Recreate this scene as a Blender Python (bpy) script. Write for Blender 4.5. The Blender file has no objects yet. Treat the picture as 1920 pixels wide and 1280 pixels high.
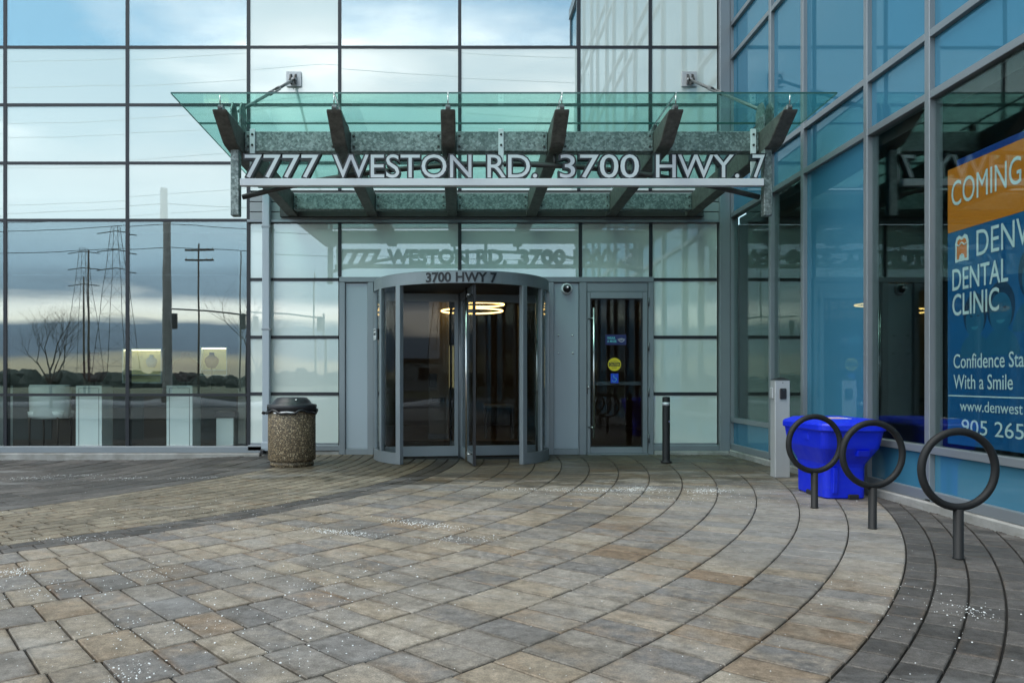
import bpy, math, random
from mathutils import Vector, Matrix
R = math.radians
random.seed(7)
sc = bpy.context.scene
col = sc.collection
# ------------------------------------------------------------------ camera
HY, CX, FPX, CH = 710.0, 865.0, 1450.0, 1.15
cam = bpy.data.cameras.new("camera")
cam.sensor_width = 36.0
cam.lens = FPX / 1920 * 36
cam.shift_x = (960 - CX) / 1920
cam.shift_y = (HY - 640) / 1920
cam.clip_end = 3000
camo = bpy.data.objects.new("camera", cam)
col.objects.link(camo)
camo.location = (0, 0, CH)
camo.rotation_euler = (R(90), 0, 0)
sc.camera = camo
# ------------------------------------------------------------------ world
SUN_EL, SUN_AZ = 58, 215          # azimuth clockwise from +Y
w = bpy.data.worlds.new("World")
sc.world = w
w.use_nodes = True
nt = w.node_tree
N, L = nt.nodes, nt.links
N.clear()
def wn(t, **k):
    n = N.new(t)
    for a, b in k.items():
        setattr(n, a, b)
    return n
def wmath(op, a, b=None):
    n = wn('ShaderNodeMath', operation=op)
    for i, x in enumerate((a, b)):
        if x is None: continue
        if isinstance(x, (int, float)): n.inputs[i].default_value = x
        else: L.new(x, n.inputs[i])
    return n.outputs[0]
sky = wn('ShaderNodeTexSky', sky_type='NISHITA', sun_disc=False)
sky.sun_elevation = R(SUN_EL); sky.sun_rotation = R(SUN_AZ)
sky.air_density = 1.0; sky.dust_density = 1.0; sky.ozone_density = 0.6
tc = wn('ShaderNodeTexCoord')
sep = wn('ShaderNodeSeparateXYZ'); L.new(tc.outputs['Generated'], sep.inputs[0])
zc = wmath('MAXIMUM', sep.outputs['Z'], 0.0)
den = wmath('ADD', zc, 0.10)
px = wmath('DIVIDE', sep.outputs['X'], den); py = wmath('DIVIDE', sep.outputs['Y'], den)
cmb = wn('ShaderNodeCombineXYZ'); L.new(px, cmb.inputs[0]); L.new(py, cmb.inputs[1])
mp = wn('ShaderNodeMapping'); L.new(cmb.outputs[0], mp.inputs[0])
mp.inputs['Location'].default_value = (12.1, 5.5, 3); mp.inputs['Scale'].default_value = (0.55, 0.75, 1)
n1 = wn('ShaderNodeTexNoise'); n1.inputs['Scale'].default_value = 1.25; n1.inputs['Detail'].default_value = 7; n1.inputs['Roughness'].default_value = 0.52
L.new(mp.outputs[0], n1.inputs['Vector'])
n2 = wn('ShaderNodeTexNoise'); n2.inputs['Scale'].default_value = 2.3; n2.inputs['Detail'].default_value = 5
mp2 = wn('ShaderNodeMapping'); L.new(cmb.outputs[0], mp2.inputs[0]); mp2.inputs['Location'].default_value = (20.1, 8.5, 2.0)
mp2.inputs['Scale'].default_value = (0.45, 0.9, 1)
L.new(mp2.outputs[0], n2.inputs['Vector'])
cov = wn('ShaderNodeValToRGB'); L.new(n1.outputs['Fac'], cov.inputs[0])
cov.color_ramp.elements[0].position = 0.43; cov.color_ramp.elements[1].position = 0.56
ccol = wn('ShaderNodeValToRGB'); L.new(n2.outputs['Fac'], ccol.inputs[0])
ccol.color_ramp.elements[0].position = 0.30; ccol.color_ramp.elements[0].color = (5.6, 6.2, 6.8, 1)
ccol.color_ramp.elements[1].position = 0.68; ccol.color_ramp.elements[1].color = (18.0, 18.0, 17.7, 1)
e = ccol.color_ramp.elements.new(0.5); e.color = (9.0, 9.4, 9.7, 1)
# low, banded horizon: dark cloud sheet with brighter cream slots
sepn = wn('ShaderNodeMath', operation='MULTIPLY'); L.new(n1.outputs['Fac'], sepn.inputs[0]); sepn.inputs[1].default_value = 0.035
n3 = wn('ShaderNodeTexNoise'); n3.inputs['Scale'].default_value = 1.0; n3.inputs['Detail'].default_value = 5
mp3 = wn('ShaderNodeMapping'); L.new(tc.outputs['Generated'], mp3.inputs[0]); mp3.inputs['Scale'].default_value = (2.2, 2.2, 16.0)
L.new(mp3.outputs[0], n3.inputs['Vector'])
zz = wmath('ADD', wmath('ADD', sep.outputs['Z'], sepn.outputs[0]), wmath('MULTIPLY', wmath('SUBTRACT', n3.outputs['Fac'], 0.5), 0.10))
band = wn('ShaderNodeValToRGB'); L.new(zz, band.inputs[0])
cr = band.color_ramp
cr.elements[0].position = 0.0; cr.elements[0].color = (2.6, 2.5, 2.1, 1)
cr.elements[1].position = 1.0; cr.elements[1].color = (8.0, 9.0, 9.6, 1)
for p, c in ((0.030, (4.4, 4.0, 2.9)), (0.044, (1.5, 2.0, 2.6)), (0.078, (1.9, 2.6, 3.3)), (0.090, (11.5, 11.0, 9.6)), (0.106, (12.0, 11.8, 11.0)), (0.124, (2.8, 3.8, 4.7)), (0.15, (4.2, 5.8, 7.0)), (0.22, (5.6, 7.4, 8.4)), (0.32, (6.8, 8.2, 9.0))):
    x = cr.elements.new(p); x.color = (*c, 1)
lowm = wn('ShaderNodeMapRange'); L.new(sep.outputs['Z'], lowm.inputs['Value'])
lowm.inputs['From Min'].default_value = 0.16; lowm.inputs['From Max'].default_value = 0.34; lowm.inputs['To Min'].default_value = 1; lowm.inputs['To Max'].default_value = 0
def wmix(f, a, b):
    m = wn('ShaderNodeMix', data_type='RGBA')
    L.new(f, m.inputs['Factor']); L.new(a, m.inputs['A']); L.new(b, m.inputs['B'])
    return m.outputs['Result']
skt = wn('ShaderNodeMix', data_type='RGBA', blend_type='MULTIPLY'); skt.inputs['Factor'].default_value = 1.0
L.new(sky.outputs[0], skt.inputs['A']); skt.inputs['B'].default_value = (0.74, 1.0, 0.93, 1)
c1 = wmix(cov.outputs[0], skt.outputs['Result'], ccol.outputs[0])
c2 = wmix(lowm.outputs[0], c1, band.outputs[0])
bg = wn('ShaderNodeBackground'); bg.inputs['Strength'].default_value = 0.115
L.new(c2, bg.inputs['Color'])
wo = wn('ShaderNodeOutputWorld'); L.new(bg.outputs[0], wo.inputs[0])
# ------------------------------------------------------------------ sun
sl = bpy.data.lights.new("sun", 'SUN'); sl.energy = 0.6; sl.angle = R(25); sl.color = (1.0, 0.95, 0.88)
so = bpy.data.objects.new("sun", sl); col.objects.link(so)
az, el = R(SUN_AZ), R(SUN_EL)
sdir = Vector((math.sin(az) * math.cos(el), math.cos(az) * math.cos(el), math.sin(el)))
so.rotation_euler = (-sdir).to_track_quat('-Z', 'Y').to_euler()
vs = sc.view_settings
vs.view_transform = 'Standard'; vs.look = 'None'; vs.exposure = 1.12; vs.gamma = 1.0; vs.use_curve_mapping = False
sc.render.engine = 'CYCLES'
sc.cycles.use_denoising = True
sc.cycles.max_bounces = 10; sc.cycles.transparent_max_bounces = 32; sc.cycles.glossy_bounces = 6
sc.cycles.caustics_reflective = False; sc.cycles.caustics_refractive = False
sc.cycles.sample_clamp_indirect = 6

# ================================================================== materials
MATS = {}
class NB:
    def __init__(s, name):
        s.m = bpy.data.materials.new(name); s.m.use_nodes = True
        s.t = s.m.node_tree; s.t.nodes.clear()
        s.out = s.n('ShaderNodeOutputMaterial')
        MATS[name] = s.m
    def n(s, t, **k):
        x = s.t.nodes.new(t)
        for a, b in k.items(): setattr(x, a, b)
        return x
    def l(s, a, b): s.t.links.new(a, b)
    def set(s, inp, v):
        if hasattr(v, 'is_output') or isinstance(v, bpy.types.NodeSocket): s.l(v, inp)
        elif isinstance(v, tuple) and len(v) == 3 and inp.type == 'RGBA': inp.default_value = (*v, 1)
        else: inp.default_value = v
    def pos(s): return s.n('ShaderNodeNewGeometry').outputs['Position']
    def obj(s): return s.n('ShaderNodeTexCoord').outputs['Object']
    def rnd(s): return s.n('ShaderNodeObjectInfo').outputs['Random']
    def map(s, v, sc=(1, 1, 1), loc=(0, 0, 0)):
        m = s.n('ShaderNodeMapping'); s.l(v, m.inputs[0]); m.inputs['Scale'].default_value = sc; m.inputs['Location'].default_value = loc
        return m.outputs[0]
    def noise(s, v, scale, detail=4, rough=0.55, out='Fac'):
        x = s.n('ShaderNodeTexNoise'); s.l(v, x.inputs['Vector'])
        x.inputs['Scale'].default_value = scale; x.inputs['Detail'].default_value = detail; x.inputs['Roughness'].default_value = rough
        return x.outputs[out]
    def vor(s, v, scale, out='Distance', feature='F1'):
        x = s.n('ShaderNodeTexVoronoi', feature=feature); s.l(v, x.inputs['Vector']); x.inputs['Scale'].default_value = scale
        return x.outputs[out]
    def ramp(s, f, els, interp='LINEAR'):
        x = s.n('ShaderNodeValToRGB'); s.set(x.inputs[0], f)
        r = x.color_ramp; r.interpolation = interp
        for i, (p, c) in enumerate(els):
            c = (c, c, c) if isinstance(c, (int, float)) else c
            q = r.elements[i] if i < 2 else r.elements.new(p)
            q.position = p; q.color = (*c, 1)
        return x.outputs['Color']
    def mix(s, f, a, b, mode='MIX'):
        x = s.n('ShaderNodeMix', data_type='RGBA', blend_type=mode)
        s.set(x.inputs['Factor'], f); s.set(x.inputs['A'], a); s.set(x.inputs['B'], b)
        return x.outputs['Result']
    def math(s, op, a, b=0.0, clamp=False):
        x = s.n('ShaderNodeMath', operation=op, use_clamp=clamp); s.set(x.inputs[0], a); s.set(x.inputs[1], b)
        return x.outputs[0]
    def bump(s, h, strength=0.3, dist=0.01, normal=None):
        x = s.n('ShaderNodeBump'); s.l(h, x.inputs['Height']); x.inputs['Strength'].default_value = strength; x.inputs['Distance'].default_value = dist
        if normal: s.l(normal, x.inputs['Normal'])
        return x.outputs[0]
    def pbr(s, color, rough=0.5, metal=0.0, normal=None, spec=None, coat=0.0):
        p = s.n('ShaderNodeBsdfPrincipled')
        s.set(p.inputs['Base Color'], color); s.set(p.inputs['Roughness'], rough); s.set(p.inputs['Metallic'], metal)
        if normal: s.l(normal, p.inputs['Normal'])
        if spec is not None: s.set(p.inputs['Specular IOR Level'], spec)
        if coat: p.inputs['Coat Weight'].default_value = coat; p.inputs['Coat Roughness'].default_value = 0.1
        return p.outputs[0]
    def done(s, sh):
        s.l(sh, s.out.inputs['Surface']); return s.m

def simple(name, color, rough=0.5, metal=0.0, var=0.12, scale=6.0, bump=0.0, spec=None):
    b = NB(name)
    n = b.noise(b.pos(), scale, 5)
    c = b.mix(n, tuple(x * (1 - var) for x in color), tuple(min(1, x * (1 + var)) for x in color))
    r = b.math('MULTIPLY_ADD', n, 0.16); b.t.nodes[-1].inputs[2].default_value = rough - 0.08
    nm = b.bump(b.noise(b.pos(), scale * 14, 3), bump, 0.004) if bump else None
    return b.done(b.pbr(c, r, metal, nm, spec))

def wave_normal(b, strength, scale=0.9):
    v = b.n('ShaderNodeVectorMath', operation='ADD'); b.l(b.pos(), v.inputs[0])
    c = b.n('ShaderNodeCombineXYZ'); r = b.rnd()
    b.l(b.math('MULTIPLY', r, 91.0), c.inputs[0]); b.l(b.math('MULTIPLY', r, 37.0), c.inputs[2])
    b.l(c.outputs[0], v.inputs[1])
    return b.bump(b.noise(v.outputs[0], scale, 1, 0.4), strength, 0.02)

def glass(name, tint, base, refl=(1, 1, 1), wave=0.05, back=None, fres=1.0, rough=0.0):
    """reflective pane: transparent (or opaque painted back) under a fresnel + coating reflection"""
    b = NB(name)
    nm = wave_normal(b, wave)
    g = b.n('ShaderNodeBsdfGlossy'); g.inputs['Roughness'].default_value = rough
    b.set(g.inputs['Color'], refl); b.l(nm, g.inputs['Normal'])
    fr = b.n('ShaderNodeLayerWeight'); fr.inputs['Blend'].default_value = 0.5      # Schlick, the same from both sides of the pane
    f = b.math('ADD', b.math('MULTIPLY', b.math('POWER', fr.outputs['Facing'], 5.0), fres), base + 0.03, True)
    if back is None:
        t = b.n('ShaderNodeBsdfTransparent'); b.set(t.inputs['Color'], tint); under = t.outputs[0]
    else:
        d = b.n('ShaderNodeBsdfDiffuse')
        r = b.rnd()
        cc = b.mix(b.noise(b.pos(), 0.7, 3), tuple(x * 0.93 for x in back), tuple(x * 1.06 for x in back))
        cc = b.mix(r, cc, tuple(x * 0.94 for x in back))
        b.set(d.inputs['Color'], cc); under = d.outputs[0]
    m = b.n('ShaderNodeMixShader'); b.l(f, m.inputs[0]); b.l(under, m.inputs[1]); b.l(g.outputs[0], m.inputs[2])
    return b.done(m.outputs[0])

glass('spandrel', None, 0.14, (0.97, 0.99, 1.0), 0.03, back=(0.66, 0.735, 0.695))
glass('spandrel_blue', None, 0.10, (0.75, 0.92, 1.0), 0.04, back=(0.050, 0.190, 0.295), fres=0.6)
glass('vision', (0.80, 0.86, 0.85), 0.155, (0.90, 0.98, 1.0), 0.045)
glass('vision_upper', (0.80, 0.86, 0.85), 0.34, (0.90, 0.98, 1.0), 0.04)
glass('vision_clear', (0.93, 0.965, 0.96), 0.01, (0.9, 0.97, 1.0), 0.05, fres=0.8)
glass('vision_wing', (0.84, 0.90, 0.89), 0.035, (0.85, 1.0, 0.98), 0.04, fres=0.8)
glass('door_glass', (0.82, 0.84, 0.84), -0.008, (0.95, 0.97, 1.0), 0.012, fres=0.7)
glass('canopy_glass', (0.74, 0.955, 0.905), 0.015, (0.8, 1.0, 0.95), 0.02, fres=0.9)
simple('glass_edge', (0.03, 0.10, 0.09), 0.2)
simple('alum', (0.235, 0.262, 0.285), 0.38, 0.35, 0.10, 2.0)
simple('alum_dark', (0.115, 0.122, 0.130), 0.4, 0.3, 0.10, 2.0)
simple('alum_panel', (0.36, 0.41, 0.455), 0.42, 0.15, 0.05, 1.2)
simple('siding', (0.26, 0.29, 0.30), 0.5, 0.1, 0.08, 1.5)
simple('gasket', (0.010, 0.012, 0.018), 0.45, 0, 0.2, 4)
simple('black_paint', (0.014, 0.014, 0.015), 0.55, 0, 0.25, 30, 0.05, spec=0.3)
simple('black_plastic', (0.020, 0.019, 0.022), 0.38, 0, 0.2, 12, 0.06)
simple('chrome', (0.62, 0.62, 0.60), 0.18, 1.0, 0.05, 10)
simple('white_paint', (0.72, 0.72, 0.74), 0.45, 0, 0.05, 6)
simple('letter_white', (0.64, 0.64, 0.67), 0.45, 0, 0.05, 6)
simple('letter_black', (0.012, 0.013, 0.018), 0.4, 0, 0.2, 6)
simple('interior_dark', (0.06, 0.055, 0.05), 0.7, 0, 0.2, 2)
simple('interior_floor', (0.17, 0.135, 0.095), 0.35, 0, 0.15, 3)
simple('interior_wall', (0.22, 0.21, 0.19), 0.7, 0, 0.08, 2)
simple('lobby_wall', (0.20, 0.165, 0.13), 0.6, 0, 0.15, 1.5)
simple('interior_white', (0.78, 0.82, 0.79), 0.5, 0, 0.04, 2)
simple('mat_black', (0.012, 0.012, 0.012), 0.9, 0, 0.3, 60, 0.3)
simple('wood_dark', (0.055, 0.035, 0.024), 0.5, 0, 0.3, 5)
simple('maroon', (0.07, 0.012, 0.02), 0.6, 0, 0.2, 8)
simple('bark', (0.06, 0.05, 0.042), 0.9, 0, 0.3, 20, 0.4)
simple('pole_wood', (0.10, 0.085, 0.07), 0.85, 0, 0.3, 12, 0.3)
simple('asphalt', (0.045, 0.045, 0.048), 0.85, 0, 0.3, 8, 0.3)
simple('grass_winter', (0.07, 0.075, 0.035), 0.95, 0, 0.4, 2)
simple('snow', (0.75, 0.78, 0.82), 0.7, 0, 0.15, 3)
simple('conifer', (0.018, 0.026, 0.020), 0.9, 0, 0.4, 1)
simple('salt', (0.72, 0.74, 0.74), 0.6, 0, 0.08, 40)
simple('poster_orange', (0.72, 0.22, 0.012), 0.5, 0, 0.06, 3)
simple('poster_ink', (0.72, 0.84, 0.86), 0.5, 0, 0.02, 3)
simple('poster_line', (0.72, 0.84, 0.86), 0.5, 0, 0.02, 3)
simple('poster_logo', (0.78, 0.20, 0.03), 0.5, 0, 0.08, 9)
simple('poster_strip', (0.004, 0.045, 0.26), 0.5, 0, 0.05, 3)
simple('print_dark', (0.003, 0.036, 0.095), 0.6, 0, 0.15, 10)
simple('print_mid', (0.011, 0.118, 0.235), 0.6, 0, 0.12, 10)
simple('print_light', (0.04, 0.22, 0.34), 0.6, 0, 0.10, 10)
simple('sticker_navy', (0.006, 0.014, 0.11), 0.4)
simple('sticker_yellow', (0.75, 0.58, 0.02), 0.4)
simple('sticker_blue', (0.006, 0.06, 0.55), 0.4)
simple('sticker_teal', (0.15, 0.6, 0.65), 0.4)
simple('sticker_red', (0.65, 0.08, 0.04), 0.4)
simple('reflective_band', (0.55, 0.57, 0.60), 0.3, 0.2)
simple('post_metal', (0.46, 0.47, 0.48), 0.4, 0.3, 0.05, 3)
simple('steel_mid', (0.13, 0.14, 0.14), 0.45, 0.5, 0.2, 8)
simple('cream_panel', (0.75, 0.68, 0.36), 0.6, 0, 0.05, 3)
simple('steel_dark', (0.06, 0.06, 0.058), 0.5, 0.4, 0.2, 8)
b = NB('blue_plastic')
du = b.ramp(b.noise(b.map(b.pos(), (1, 1, 2.5)), 4.5, 7, 0.7), [(0.5, 0.0), (0.8, 0.30)])
sf = b.math('MULTIPLY', b.ramp(b.noise(b.map(b.pos(), (3, 3, 40)), 5, 4, 0.6), [(0.66, 0.0), (0.74, 1.0)]), 0.18)
c = b.mix(b.math('ADD', du, sf, True), (0.002, 0.020, 0.66), (0.05, 0.10, 0.60))
b.done(b.pbr(c, b.ramp(b.noise(b.pos(), 6, 5), [(0.3, 0.30), (0.7, 0.55)]), 0, b.bump(b.noise(b.pos(), 3, 3), 0.15, 0.03)))
simple('bedding', (0.012, 0.010, 0.008), 0.95, 0, 0.4, 30)
b = NB('poster_blue')
b.done(b.pbr(b.mix(b.noise(b.pos(), 1.1, 3), (0.003, 0.075, 0.22), (0.006, 0.14, 0.36)), 0.5))
for nm, c, st in (('lamp_warm', (1.0, 0.60, 0.18), 4.0), ('niche_light', (1.0, 0.86, 0.42), 0.30), ('downlight', (1, 0.88, 0.55), 2.2)):
    b = NB(nm); em = b.n('ShaderNodeEmission'); em.inputs[0].default_value = (*c, 1); em.inputs[1].default_value = st; b.done(em.outputs[0])
# galvanised spangle
b = NB('galvanised')
v1 = b.vor(b.pos(), 42, 'Color'); g1 = b.n('ShaderNodeSeparateColor'); b.l(v1, g1.inputs[0])
big = b.noise(b.pos(), 5, 5)
f = b.math('ADD', b.math('MULTIPLY', g1.outputs[0], 0.45), b.math('MULTIPLY', b.noise(b.pos(), 22, 5, 0.7), 0.75))
f = b.math('ADD', f, b.math('MULTIPLY', b.math('SUBTRACT', b.noise(b.pos(), 9, 4, 0.6), 0.5), 0.5))
c = b.ramp(f, [(0.36, (0.100, 0.122, 0.118)), (0.95, (0.33, 0.37, 0.36)), (0.60, (0.165, 0.195, 0.188))])
c = b.mix(b.math('MULTIPLY', b.ramp(big, [(0.58, 0.0), (0.72, 1.0)]), 0.35), c, (0.50, 0.53, 0.50))
b.done(b.pbr(c, b.ramp(g1.outputs[1], [(0, 0.38), (1, 0.6)]), 0.45, b.bump(f, 0.1, 0.003)))
b = NB('rib_steel')
st = b.noise(b.map(b.pos(), (5, 5, 5)), 3, 6, 0.65)
c = b.ramp(st, [(0.3, (0.068, 0.064, 0.056)), (0.7, (0.150, 0.145, 0.130))])
b.done(b.pbr(c, 0.6, 0.2, b.bump(st, 0.08, 0.004)))
# concrete
b = NB('concrete')
n = b.noise(b.pos(), 3, 7, 0.6); n2_ = b.noise(b.map(b.pos(), (2, 2, 12)), 2, 4)
c = b.ramp(n, [(0.3, (0.20, 0.195, 0.18)), (0.7, (0.37, 0.365, 0.35))])
c = b.mix(b.ramp(n2_, [(0.55, 0.0), (0.75, 0.5)]), c, (0.13, 0.12, 0.085))
b.done(b.pbr(c, 0.85, 0, b.bump(b.noise(b.pos(), 60, 4), 0.25, 0.004)))
# exposed aggregate
b = NB('aggregate')
v = b.pos()
vc = b.vor(v, 62, 'Color'); s_ = b.n('ShaderNodeSeparateColor'); b.l(vc, s_.inputs[0])
d = b.vor(v, 62, 'Distance')
c = b.ramp(s_.outputs[0], [(0.0, (0.095, 0.066, 0.038)), (1.0, (0.55, 0.45, 0.30)), (0.45, (0.21, 0.150, 0.085)), (0.8, (0.32, 0.24, 0.14))])
c = b.mix(b.ramp(d, [(0.35, 0.0), (0.62, 0.85)]), c, (0.045, 0.034, 0.022))
b.done(b.pbr(c, 0.55, 0, b.bump(d, -0.8, 0.008)))
# pavers
def paver_mat(name, els, flash, flash_amt, rough=0.72, stain=0.7, edge_amt=0.8, bleach=0.85):
    b = NB(name)
    at = b.n('ShaderNodeAttribute', attribute_name='tone')
    s1 = b.n('ShaderNodeSeparateColor'); b.l(at.outputs['Color'], s1.inputs[0])
    off = b.n('ShaderNodeVectorMath', operation='MULTIPLY_ADD')
    b.l(at.outputs['Color'], off.inputs[0]); off.inputs[1].default_value = (40, 40, 40); b.l(b.pos(), off.inputs[2])
    pv = off.outputs[0]
    base = b.ramp(s1.outputs[0], els)
    fl = b.noise(b.map(pv, (1, 1, 1)), 5.5, 4, 0.6)
    fac = b.math('MULTIPLY', b.ramp(fl, [(0.42, 0.0), (0.66, 1.0)]), flash_amt)
    other = b.ramp(s1.outputs[1], flash)
    c = b.mix(fac, base, other)
    ed = b.math('MULTIPLY', b.math('POWER', at.outputs['Alpha'], 1.6), b.ramp(b.noise(pv, 4.0, 4, 0.6), [(0.38, 0.1), (0.66, 0.95)]))
    c = b.mix(b.math('MULTIPLY', ed, edge_amt), c, b.ramp(s1.outputs[2], [(0.0, (0.085, 0.075, 0.062)), (1.0, (0.160, 0.095, 0.048)), (0.6, (0.105, 0.082, 0.058))]))
    c = b.mix(0.85, c, b.ramp(b.noise(pv, 22, 7, 0.82), [(0.28, 0.2), (0.72, 0.8)]), 'OVERLAY')
    c = b.mix(0.75, c, b.ramp(b.noise(b.pos(), 170, 4, 0.85), [(0.3, 0.15), (0.7, 0.85)]), 'OVERLAY')
    # grime that runs over several stones, dark spots, pale salt bloom
    gr = b.ramp(b.noise(b.pos(), 0.85, 6, 0.6), [(0.42, 0.0), (0.70, 1.0)])
    c = b.mix(b.math('MULTIPLY', gr, stain), c, b.mix(1.0, c, (0.52, 0.49, 0.45), 'MULTIPLY'))
    # stones darken in front of the doors: an uneven blot with ragged edges, smoother inside
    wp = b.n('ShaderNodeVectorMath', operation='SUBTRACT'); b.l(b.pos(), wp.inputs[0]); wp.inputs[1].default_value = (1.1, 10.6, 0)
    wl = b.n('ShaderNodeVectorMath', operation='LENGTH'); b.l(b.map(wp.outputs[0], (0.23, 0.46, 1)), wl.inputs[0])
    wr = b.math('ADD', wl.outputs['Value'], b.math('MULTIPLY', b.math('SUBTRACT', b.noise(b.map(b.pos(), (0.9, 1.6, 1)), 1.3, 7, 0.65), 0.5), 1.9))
    door_blot = b.ramp(wr, [(0.82, 1.0), (1.02, 0.0)])
    c = b.mix(b.math('MULTIPLY', door_blot, 0.9), c, b.mix(1.0, c, (0.38, 0.345, 0.285), 'MULTIPLY'))
    # dry, salt-bleached patch along the bike racks
    dp = b.n('ShaderNodeVectorMath', operation='SUBTRACT'); b.l(b.pos(), dp.inputs[0]); dp.inputs[1].default_value = (2.75, 6.0, 0)
    dl = b.n('ShaderNodeVectorMath', operation='LENGTH'); b.l(b.map(dp.outputs[0], (0.75, 0.40, 1)), dl.inputs[0])
    dr = b.math('ADD', dl.outputs['Value'], b.math('MULTIPLY', b.math('SUBTRACT', b.noise(b.pos(), 1.7, 7, 0.65), 0.5), 1.3))
    c = b.mix(b.ramp(dr, [(0.45, bleach), (1.0, 0.0)]), c, b.mix(0.5, c, (0.31, 0.305, 0.295)))
    gg = b.ramp(b.noise(b.map(b.pos(), (1, 1, 1), (7, 3, 1)), 9, 7, 0.72), [(0.45, 0.0), (0.68, 0.65)])
    c = b.mix(gg, c, b.mix(1.0, c, (0.50, 0.48, 0.45), 'MULTIPLY'))
    sp = b.ramp(b.vor(b.pos(), 7.5), [(0.02, 1.0), (0.085, 0.0)])
    sp = b.math('MULTIPLY', sp, b.ramp(b.noise(b.pos(), 2.2, 3), [(0.46, 0.0), (0.60, 0.75)]))
    c = b.mix(sp, c, (0.035, 0.032, 0.030))
    bl = b.ramp(b.noise(b.map(b.pos(), (0.6, 1.5, 1), (4, 2, 0)), 0.9, 6, 0.62), [(0.57, 0.0), (0.74, 0.5)])
    c = b.mix(bl, c, (0.36, 0.36, 0.355))
    rr = b.math('SUBTRACT', b.math('SUBTRACT', rough, b.math('MULTIPLY', gr, 0.18)), b.math('MULTIPLY', door_blot, 0.16))
    bp = b.bump(b.noise(b.pos(), 130, 5, 0.7), 0.35, 0.004)
    bp = b.bump(b.noise(pv, 16, 4), 0.25, 0.006, bp)
    return b.done(b.pbr(c, rr, 0, bp, 0.25))
G0, G1, G2 = (0.158, 0.149, 0.141), (0.222, 0.206, 0.188), (0.295, 0.268, 0.232)
T1, T2, T3 = (0.272, 0.226, 0.172), (0.232, 0.172, 0.122), (0.318, 0.276, 0.218)
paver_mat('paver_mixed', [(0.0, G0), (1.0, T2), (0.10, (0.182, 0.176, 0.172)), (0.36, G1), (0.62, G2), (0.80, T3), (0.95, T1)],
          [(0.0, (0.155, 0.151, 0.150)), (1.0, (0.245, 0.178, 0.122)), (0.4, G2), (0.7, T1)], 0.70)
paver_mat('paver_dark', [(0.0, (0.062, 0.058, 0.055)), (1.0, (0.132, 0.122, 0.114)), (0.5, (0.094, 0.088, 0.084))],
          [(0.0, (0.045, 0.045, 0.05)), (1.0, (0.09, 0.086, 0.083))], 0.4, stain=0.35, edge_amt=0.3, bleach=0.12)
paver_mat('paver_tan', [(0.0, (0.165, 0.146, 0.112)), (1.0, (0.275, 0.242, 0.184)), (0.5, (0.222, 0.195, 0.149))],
          [(0.0, (0.14, 0.13, 0.11)), (1.0, (0.26, 0.20, 0.14))], 0.5)

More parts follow.
